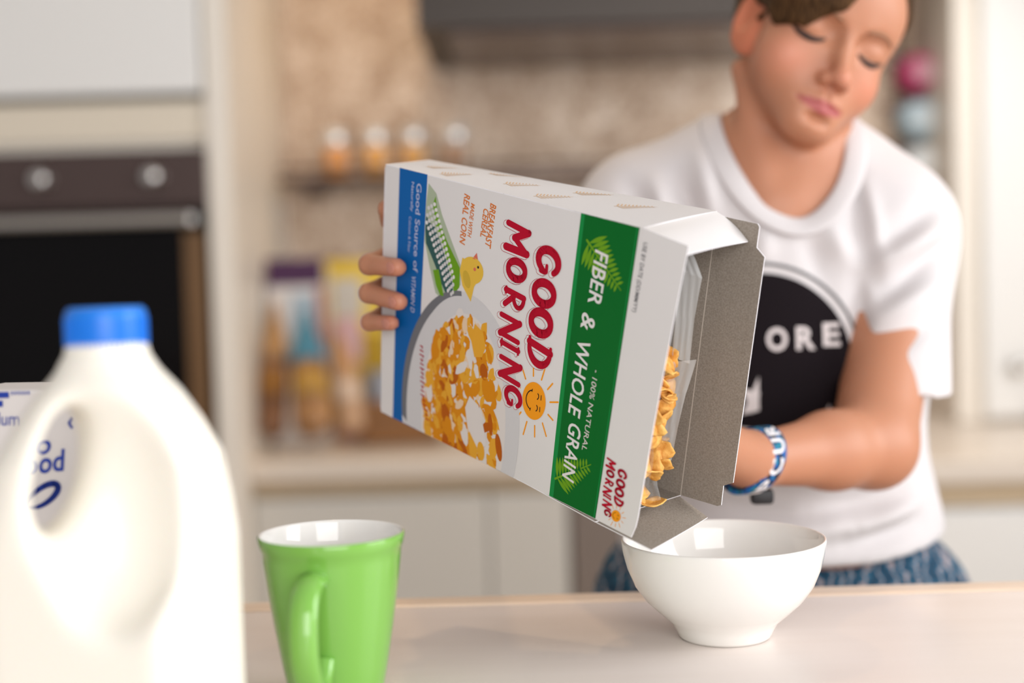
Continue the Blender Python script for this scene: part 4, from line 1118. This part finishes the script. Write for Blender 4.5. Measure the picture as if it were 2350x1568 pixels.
# left of the picture: arm passing behind the box, hand round its base
EL2 = A(1210, 800, 1.27)
PC2, WR2 = back(40, 100, 23), back(108, 84, 50)
fb.cone(SHL, EL2, .042, .034, .02); fb.cone(EL2, WR2, .034, .0215, .015)
pf = back(5, 102, 16) - WR2; pf /= np.linalg.norm(pf)
ps = np.array(box_pt(0, 150, 40) - box_pt(0, 50, 40)); ps -= pf * (ps @ pf); ps /= np.linalg.norm(ps)
palm(fb, WR2, PC2, pf, ps, .046, .038, .0145)
def bp(u, v, n_): return np.array(box_pt(u, v, n_))
NAILS = []
HANDF = [  # (tip, last joint, middle joint, knuckle) round the base of the box, in box millimetres
    ((25.5, 123.0, -13.0), (-9.5, 117.0, -11.5), (-13, 118, 24), (-11.5, 112, 78), .0078),
    ((28.5, 97.5, -13.0), (-9.5, 94.5, -11.5), (-13, 95.5, 24), (-11.5, 94, 78), .0076),
    ((19.5, 78.5, -11.4), (-9.0, 71.5, -10), (-11.5, 74, 20), (-10.5, 78, 76), .0066)]
for tip, dj, mj, kn, r in HANDF:
    tip, dj, mj, kn = bp(*tip), bp(*dj), bp(*mj), bp(*kn); md = (tip + dj) / 2
    kk = PC2 + (kn - PC2) * .5 + bn * .008
    for a, b_, ra, rb in ((kk, kn, r + .002, r + .0013), (kn, mj, r + .0013, r + .0006), (mj, dj, r + .0006, r + .0002), (dj, tip, r + .0001, r - .0008)): fb.cone(a, b_, ra, rb, .003)
    NAILS.append((tip, (tip - dj) / np.linalg.norm(tip - dj), r))
tip, dj, kn = bp(-10.5, 158, 20), bp(-13, 148, 34), bp(-11.5, 130, 78)
for a, b_, ra, rb in ((PC2 + (kn - PC2) * .5 + bn * .008, kn, .0095, .0088), (kn, dj, .0088, .0082), (dj, tip, .0082, .0072)): fb.cone(a, b_, ra, rb, .003)
th = [PC2, back(44, 120, 16), back(62, 136, 13), back(78, 146, 11)]
finger(fb, th, .0115, .0078)
V, Q = fb.mesh(); V = relax(V, Q, 2, .4)
# skin tone per point: base tan, pink lips, warmer ears, knuckles and fingertips
L = (V - HO) @ HR / HS
tone = np.tile(np.array([.47, .208, .118]), (len(V), 1))
def mixin(w, c):
    global tone
    w = np.clip(w, 0, 1)[:, None]; tone = tone * (1 - w) + np.array(c) * w
g = lambda q: np.exp(-q)
inhead = (np.abs(L[:, 0]) < .1) & (np.abs(L[:, 2]) < .13)
mixin(inhead * .50 * sum(g(((L[:, 0] - s * .042) / .020) ** 2 + ((L[:, 2] + .030) / .018) ** 2) for s in (-1, 1)) * (L[:, 1] < -.02), (.66, .24, .155))
mixin(inhead * .40 * g((L[:, 0] / .014) ** 2 + ((L[:, 2] + .036) / .012) ** 2) * (L[:, 1] < -.07), (.64, .23, .15))
mixin(inhead * (np.abs(L[:, 0]) > .0550) * (L[:, 1] > -.03) * .7, (.60, .17, .085))
lipu = 1 - np.abs(L[:, 0]) / .0240; ledge = .0050 * np.sqrt(np.clip(lipu, 0, 1))
lz = L[:, 2] - (-.0597 + .0010 * (np.abs(L[:, 0]) / .0240) ** 2)
lip = (L[:, 1] < -.070) * (lipu > 0) * np.clip((np.where(lz > 0, ledge * 1.15, ledge * 1.75) - np.abs(lz)) / .0012, 0, 1)
mixin(inhead * lip * .95, (.36, .075, .075))
for tip, ax, r in NAILS: mixin(.45 * g((np.linalg.norm(V - tip, axis=1) / .011) ** 2), (.66, .25, .18))
# lower body, under the shirt and shorts, down to the floor
fl = Field((-.02, 1.10, -.01), (.55, 1.62, 1.0), .006)
PX = np.array([BX, BY, 0]);
fl.ell(PX + [0, 0, .90], (.135, .09, .10), .03)
for s in (-1, 1):
    hip, kne, ank = PX + [s * .082, .0, .86], PX + [s * .095, -.01, .47], PX + [s * .10, .03, .085]
    fl.cone(hip, kne, .075, .050, .03); fl.cone(kne, PX + [s * .098, .018, .36], .050, .052, .02); fl.cone(PX + [s * .098, .02, .36], ank, .052, .034, .02)
    fl.cone(ank, PX + [s * .105, .045, .035], .034, .034, .02); fl.cone(PX + [s * .105, .04, .03], PX + [s * .125, -.12, .024], .03, .022, .02)
fl.fn((-.02, 1.1, -.01), (.55, 1.62, .0), lambda X, Y, Z: Z, .002, 'sub')
V2, Q2 = fl.mesh()
Vb = np.concatenate([V, V2]); Qb = np.concatenate([Q, Q2 + len(V)])
tone = np.concatenate([tone, np.tile(np.array([.47, .208, .118]), (len(V2), 1))])
body = mesh_obj('body', Vb, Qb.tolist(), MT['skin'], boy, True, world=True)
at_ = body.data.color_attributes.new('tone', 'FLOAT_COLOR', 'POINT')
at_.data.foreach_set('color', np.concatenate([tone, np.ones((len(tone), 1))], 1).astype(np.float32).ravel())
SKIN = BVHTree.FromPolygons([tuple(v) for v in V], Q.tolist())
for tip, ax, r in NAILS:                    # nails on the three fingers over the card
    fr = np.array(box_pt(30, 100, -30) - box_pt(30, 100, 0)); fr -= ax * (fr @ ax); fr /= np.linalg.norm(fr)
    fr = fr * .93 + np.cross(ax, fr) * .0; sd_ = np.cross(ax, fr)
    c = tip - ax * .0015 + fr * (r - .0017)
    Mx = Matrix(np.stack([ax, sd_, fr], 1)).to_4x4()
    MB().ball(tuple(c), (.0056, .0047, .0013), M=Mx, nu=20, nv=10).build('fingernail', MT['nail'], boy, True, world=True)

# ---------------- lashes and brows
fw = -HR[:, 1]
def on_face(x, z, off=.0003):
    o = hp_(x, -.16, z); hit = SKIN.ray_cast(Vector(o), Vector(-fw))
    p = np.array(hit[0]) if hit[0] is not None else hp_(x, -.07, z)
    return Vector(p + fw * off)
for s in (-1, 1):
    P = [(.0465, -.0040), (.041, -.0072), (.036, -.0088), (.0305, -.0095), (.025, -.0088), (.020, -.0068), (.0175, -.0052)]
    MB().tube([on_face(s * x, z, .0006) for x, z in P], [.0012, .0024, .0029, .0028, .0024, .0018, .0008], 8).build('eyelashes', MT['lash'], boy, True, world=True)
    P = [(.013, .0125), (.019, .0150), (.026, .0165), (.033, .0168), (.040, .0155), (.047, .0120)]
    MB().tube([on_face(s * x, z, .0002) for x, z in P], [.0012, .0018, .0019, .0017, .0014, .0008], 8).build('eyebrow', MT['brow'], boy, True, world=True)

# ---------------- hair
fh = Field(HO - .16, HO + .19, .0028)
fh.ell(hp_(.002, .006, .041), np.array((.0675, .0905, .0895)) * HS, .01, 'add', HR)
def keep(X, Y, Z):                          # cut away face and neck
    q = [X - HO[0], Y - HO[1], Z - HO[2]]
    x, y, z = [(q[0] * HR[0, i] + q[1] * HR[1, i] + q[2] * HR[2, i]) / HS for i in range(3)]
    front = .060 + .006 * np.cos(x / .03) - np.clip((y + .03) / .05, 0, 1) * .085
    front = front - .020 * np.clip((.022 - x) / .03, 0, 1)
    front = np.where(np.abs(x) > .055, np.minimum(front, .034 - np.clip((y + .045) / .04, 0, 1) * .06), front)
    return (z - front) * .8
fh.fn(HO - .16, HO + .19, lambda X, Y, Z: keep(X, Y, Z), .006, 'sub')
# 'sub' removes where the value is negative, so what lies under the hairline goes
rng = random.Random(6)
def strand(P, r0, r1):
    for i in range(len(P) - 1): fh.cone(P[i], P[i + 1], r0 + (r1 - r0) * i / (len(P) - 1), r0 + (r1 - r0) * (i + 1) / (len(P) - 1), .004)
for i in range(30):
    f_ = i / 29; tx = -.060 + .042 * f_; tz = -.004 + .004 * rng.uniform(-1, 1) + .006 * math.sin(f_ * 3.1) + .030 * max(0, f_ - .45) / .55
    rx, rz = .030 - .012 * (1 - f_) + rng.uniform(-.006, .006), .092
    P = []
    for k in range(6):
        q = k / 5; P.append(np.array(on_face(rx + (tx - rx) * (1 - (1 - q) ** 1.5), rz + (tz - rz) * q ** 1.3, .0065 - .003 * q)))
    strand(P, .0085, .0028)
for i in range(14):                          # crown above the fringe
    x = -.040 + .056 * i / 13; strand([np.array(on_face(x, .094, .001)), np.array(on_face(x - .003, .080, .003)), np.array(on_face(x - .007, .060 + .016 * i / 13, .003))], .0080, .0065)
def on_side(deg, z, off):
    o = hp_(.2 * math.sin(R_(deg)), -.2 * math.cos(R_(deg)), z); t_ = hp_(0, 0, z); d = (t_ - o) / np.linalg.norm(t_ - o)
    hit = SKIN.ray_cast(Vector(o), Vector(d)); p = np.array(hit[0]) if hit[0] is not None else t_ - d * .06
    return p - d * off
for i in range(14):                          # side hair, from the fringe to the ear
    dg = -34 - 3.2 * i; strand([on_side(dg + 6, .080, .004), on_side(dg + 2, .045, .004), on_side(dg, .018 + .001 * i, .0035), on_side(dg - 1, .002 + .0012 * i, .0015)], .0080, .0040)
for i in range(9):                           # near temple, down to the ear
    f_ = i / 8; strand([np.array(on_face(-.030 - .022 * f_, .088, .005)), np.array(on_face(-.050 - .006 * f_, .050, .004)), np.array(on_face(-.0565 - .0035 * f_, .020, .004)), np.array(on_face(-.0575 - .0035 * f_, .000 + .006 * f_, .002))], .0080, .0045)
for i in range(10):                          # far temple
    f_ = i / 9; strand([np.array(on_face(.026 + .022 * f_, .098 - .012 * f_, .005)), np.array(on_face(.040 + .018 * f_, .074 - .022 * f_, .004)), np.array(on_face(.050 + .013 * f_, .060 - .035 * f_, .002))], .008, .0035)
Vh, Qh = fh.mesh(); Vh = relax(Vh, Qh, 1, .3)
mesh_obj('hair', Vh, Qh.tolist(), MT['hair'], boy, True, world=True)

# ---------------- t-shirt
ft = Field(np.array([-.16, 1.16, .93]), np.array([.50, 1.52, 1.46]), .0034)
for c, r in TORSO: ft.ell(c, np.array(r) + .003, .05)
ft.cone(NB + np.array([0, .012, -.012]), SHL, .052, .054, .05); ft.cone(NB + np.array([0, .012, -.012]), SHR, .052, .052, .05)
SLV = A(2056, 905, 1.262)
def sleeve(a, b_, ra, rb, p, n_):
    p = np.array(p); n_ = np.array(n_) / np.linalg.norm(n_); ab = b_ - a; r = max(ra, rb)
    def f(X, Y, Z):
        t = np.clip(((X - a[0]) * ab[0] + (Y - a[1]) * ab[1] + (Z - a[2]) * ab[2]) / (ab @ ab), 0, 1)
        d = np.sqrt((X - a[0] - t * ab[0]) ** 2 + (Y - a[1] - t * ab[1]) ** 2 + (Z - a[2] - t * ab[2]) ** 2) - (ra + (rb - ra) * t)
        return np.maximum(d, (X - p[0]) * n_[0] + (Y - p[1]) * n_[1] + (Z - p[2]) * n_[2])
    ft.fn(np.minimum(a, b_) - r, np.maximum(a, b_) + r, f, .03)
SL2 = SHL + (EL2 - SHL) * .62
# hem: looser below the waist, dips in the middle
ft.ell(A(1795, 1240, 1.35), (.140, .100, .085), .04); ft.ell(A(1985, 1285, 1.34), (.052, .075, .045), .03)
e1, e2 = A(1946, 858, 1.25), A(2172, 906, 1.25); ex = (e2 - e1); cn = np.array([-ex[2], 0, ex[0]]); cn = -cn if cn[2] > 0 else cn
sleeve(SHR, SLV + (SLV - SHR) * .12, .0535, .0470, (e1 + e2) / 2, cn / np.linalg.norm(cn) + np.array([0, .15, 0]))
sleeve(SHL, SL2 + (SL2 - SHL) * .12, .0535, .049, SL2, SL2 - SHL)
hem = A(1800, 1284, 1.27)[2]
ft.fn((-.16, 1.16, .93), (.5, 1.52, hem + .02), lambda X, Y, Z: Z - (hem - .004 + .014 * np.clip((X - .31) / .10, -1, 1) * (X > .31)), .004, 'sub')
# neck opening
RC = A(1791, 352, 1.325); Ra = A(1937, 338, 1.325) - RC; Rb = A(1779, 486, 1.258) - RC
Rb -= Ra * (Rb @ Ra) / (Ra @ Ra); la, lb = np.linalg.norm(Ra), np.linalg.norm(Rb); ea, eb = Ra / la, Rb / lb; en = np.cross(ea, eb); en = en if en[1] < 0 else -en
def neckhole(X, Y, Z):
    q = [X - RC[0], Y - RC[1], Z - RC[2]]; xa = sum(q[i] * ea[i] for i in range(3)) / la; yb = sum(q[i] * eb[i] for i in range(3)) / lb; hn = sum(q[i] * en[i] for i in range(3))
    return np.maximum((np.sqrt(xa ** 2 + yb ** 2) - 1) * lb, -.045 - hn)
ft.fn(RC - .16, RC + .16, neckhole, .006, 'sub')
V, Q = ft.mesh(); V = relax(V, Q, 3, .5)
Nn = normals(V, Q)
# folds: creases and ridges running between points of the cloth (x, z of the room)
FOLD = [((1962, 400), (1990, 640), .010, -5), ((1985, 430), (2005, 600), .008, 4), ((2010, 560), (2150, 470), .009, -4), ((2000, 610), (2165, 520), .009, 4.5), ((1995, 690), (2165, 560), .009, -4.5),
        ((1985, 740), (2160, 640), .010, 4), ((1975, 800), (2150, 720), .010, -3), ((1960, 640), (1950, 850), .008, -6), ((1935, 600), (1900, 520), .010, 3), ((1850, 540), (1880, 640), .010, -2.5),
        ((1760, 530), (1740, 600), .010, 2.5), ((1560, 400), (1600, 520), .010, -4), ((1510, 420), (1540, 540), .009, 4), ((1450, 420), (1500, 520), .010, -4), ((1610, 350), (1640, 500), .008, 3),
        ((1650, 1150), (1850, 1190), .012, -5), ((1700, 1215), (1950, 1195), .012, 5), ((1850, 1160), (2060, 1130), .010, -5), ((1900, 1240), (2110, 1200), .010, -5), ((1950, 1215), (2100, 1160), .009, 5), ((1520, 1200), (1760, 1250), .012, 4)]
for (a, b_, wd, amp) in FOLD:
    a3, b3 = A(*a, 1.27), A(*b_, 1.27); a2, b2 = a3[[0, 2]], b3[[0, 2]]; d = b2 - a2; L_ = d @ d
    t_ = np.clip(((V[:, [0, 2]] - a2) @ d) / L_, 0, 1); dist = np.linalg.norm(V[:, [0, 2]] - a2 - t_[:, None] * d, axis=1)
    wgt = np.exp(-(dist / wd) ** 2) * (np.sin(math.pi * (.12 + .76 * t_))) * (Nn[:, 1] < .2)
    V = V + Nn * (amp * 2.1 / 1000 * wgt)[:, None]
TEE = BVHTree.FromPolygons([tuple(v) for v in V], Q.tolist())
tv, tf = V.tolist(), [tuple(q) for q in Q.tolist()]; tm = [0] * len(tf)
def drape(vf, mi, off, cell=.006):
    """print on the shirt front; 2-D points in (x, z) of the room"""
    v, f = vf
    for face in f:
        poly = [v[i] for i in face]
        xs = [p[0] for p in poly]; zs = [p[1] for p in poly]
        for i in range(math.floor(min(xs) / cell), math.ceil(max(xs) / cell)):
            c1 = clip_poly(clip_poly(poly, lambda p: p[0] - i * cell), lambda p: (i + 1) * cell - p[0])
            if len(c1) < 3: continue
            for j in range(math.floor(min(zs) / cell), math.ceil(max(zs) / cell)):
                c2 = clip_poly(clip_poly(c1, lambda p: p[1] - j * cell), lambda p: (j + 1) * cell - p[1])
                if len(c2) < 3: continue
                o = len(tv); ok = True; add = []
                for x, z in c2:
                    hit = TEE.ray_cast(Vector((x, 1.0, z)), Vector((0, 1, 0)))
                    if hit[0] is None or hit[0].y > 1.40: ok = False; break
                    add.append((hit[0].x, hit[0].y - off, hit[0].z))
                if ok: tv.extend(add); tf.append(tuple(range(o, o + len(add)))); tm.append(mi)
dB = 1.268
def w2(px, py): p = A(px, py, dB); return (p[0], p[2])
bc = w2(1741, 833); br = 206 / F * dB
drape((ellipse(*bc, br, br, 72), [tuple(range(72))]), 1, .0012)
drape(stroke(ellipse(*bc, br * 1.105, br * 1.105, 80), br * .035, closed=True), 2, .0012)
for ch, px, py, w_ in (('O', 1776, 777, 46), ('R', 1841, 774, 42), ('E', 1899, 766, 36)):
    x0, z0 = w2(px - w_ / 2, py + 25); x1, z1 = w2(px + w_ / 2, py - 25); drape(text_fit(ch, x0, x1, z0, z1, .03), 3, .0024, .01)
for tri in ([(1736, 862), (1738, 940), (1700, 950)], [(1700, 890), (1740, 900), (1722, 948)], [(1897, 925), (1908, 962), (1872, 974)], [(1640, 972), (1750, 985), (1700, 996), (1640, 1000)]):
    P = [w2(*q) for q in tri]; drape((P, [tuple(range(len(P)))]), 3, .0024, .01)
mesh_obj('t_shirt', tv, tf, [MT['tee'], MT['tee_black'], MT['tee_grey'], MT['tee_white']], boy, True, fm=tm, world=True)
# ribbed collar
n = 96; m = 12; ring = []; hh = []
for k in range(n):
    a = 2 * math.pi * k / n; c = RC + (Ra * math.cos(a) + Rb * math.sin(a)) * 1.09; ring.append(c)
    hit = TEE.ray_cast(Vector(c + en * .08), Vector(-en)); hh.append((np.array(hit[0]) - c) @ en if hit[0] is not None and abs((np.array(hit[0]) - c) @ en) < .05 else np.nan)
hh = np.array(hh); ok = ~np.isnan(hh); ii = np.arange(n); hh = np.interp(ii, ii[ok], hh[ok], period=n)
for _ in range(14): hh = (np.roll(hh, 1) + 2 * hh + np.roll(hh, -1)) / 4
vs = []; fs = []
for k in range(n):
    a = 2 * math.pi * k / n; rad = (ea * math.cos(a) * lb + eb * math.sin(a) * la); rad /= np.linalg.norm(rad)
    slope = -.25; o_ = rad + en * slope; o_ /= np.linalg.norm(o_); tn = en - o_ * (en @ o_); tn /= np.linalg.norm(tn)
    c = ring[k] + en * (hh[k] + .0012)
    for j in range(m):
        q = 2 * math.pi * j / m; vs.append(tuple(c + o_ * .0105 * math.cos(q) + tn * .0024 * math.sin(q)))
for k in range(n):
    for j in range(m): fs.append((k * m + j, k * m + (j + 1) % m, ((k + 1) % n) * m + (j + 1) % m, ((k + 1) % n) * m + j))
mesh_obj('collar', vs, fs, MT['tee'], boy, True, world=True)

# ---------------- shorts
fs_ = Field((-.02, 1.12, .50), (.56, 1.60, 1.06), .005)
hz = A(1800, 1330, 1.33)[2]
fs_.ell((BX - .003, BY - .005, hz - .02), (.165, .112, .105), .02); fs_.ell((BX + .10, BY - .005, hz - .03), (.088, .10, .066), .03)
for s in (-1, 1): fs_.cone((BX + s * .082, BY, .90), (BX + s * .108, BY - .01, .53), .092, .086, .03)
fs_.fn((-.02, 1.12, .4), (.56, 1.6, .56), lambda X, Y, Z: Z - .545, .003, 'sub')
fs_.fn((-.02, 1.12, 1.0), (.56, 1.6, 1.06), lambda X, Y, Z: (hem + .012) - Z, .003, 'sub')
V, Q = fs_.mesh(); V = relax(V, Q, 2)
mesh_obj('shorts', V, Q.tolist(), MT['shorts'], boy, True, world=True)

# ---------------- wristband with its letters
ax = np.array(WRI - ELB); ax /= np.linalg.norm(ax); wc = A(1731, 1056, 1.1205)
upv = np.array([0, 0, 1.]) - ax * ax[2]; upv /= np.linalg.norm(upv); fwv = np.cross(upv, ax); fwv = fwv if fwv[1] < 0 else -fwv
RB = .0248
def bandp(q, t, off=0.):                    # q: angle from front upward, t: along the arm to the elbow
    tl = .010 * math.sin(q) - .002
    return wc + (fwv * math.cos(q) + upv * math.sin(q)) * (RB + off) - ax * (t + tl)
b = MB(); vs = []; fs = []; n = 64; prof = [(-.0105, -.003), (-.0105, .0), (-.0095, .0007), (0, .0010), (.0095, .0007), (.0105, 0), (.0105, -.003)]
for k in range(n):
    for t_, o_ in prof: vs.append(tuple(bandp(2 * math.pi * k / n, t_, o_)))
m = len(prof)
for k in range(n):
    for j in range(m): fs.append((k * m + j, k * m + (j + 1) % m, ((k + 1) % n) * m + (j + 1) % m, ((k + 1) % n) * m + j))
wb = mesh_obj('wristband', vs, fs, MT['band'], boy, True, world=True)
b = MB()
for ch, q0, q1 in (('I', -70, -58), ('P', -54, -28), ('C', -20, 8), ('U', 16, 44), ('R', 51, 78)):
    v, f = text_fit(ch, R_(q0), R_(q1), -.0062, .0062, .03)
    b.add([tuple(bandp(x, -y, .0017)) for x, y in v], f)
b.build('lettering', MT['band_letter'], wb, world=True)
MB().box((-.009, -.006, -.006), (.009, .006, .006), .003, M=Matrix.Translation(Vector(wc - upv * (RB + .004) + fwv * .004 - ax * .004))).build('clasp', MT['rubber'], wb, 'auto', world=True)
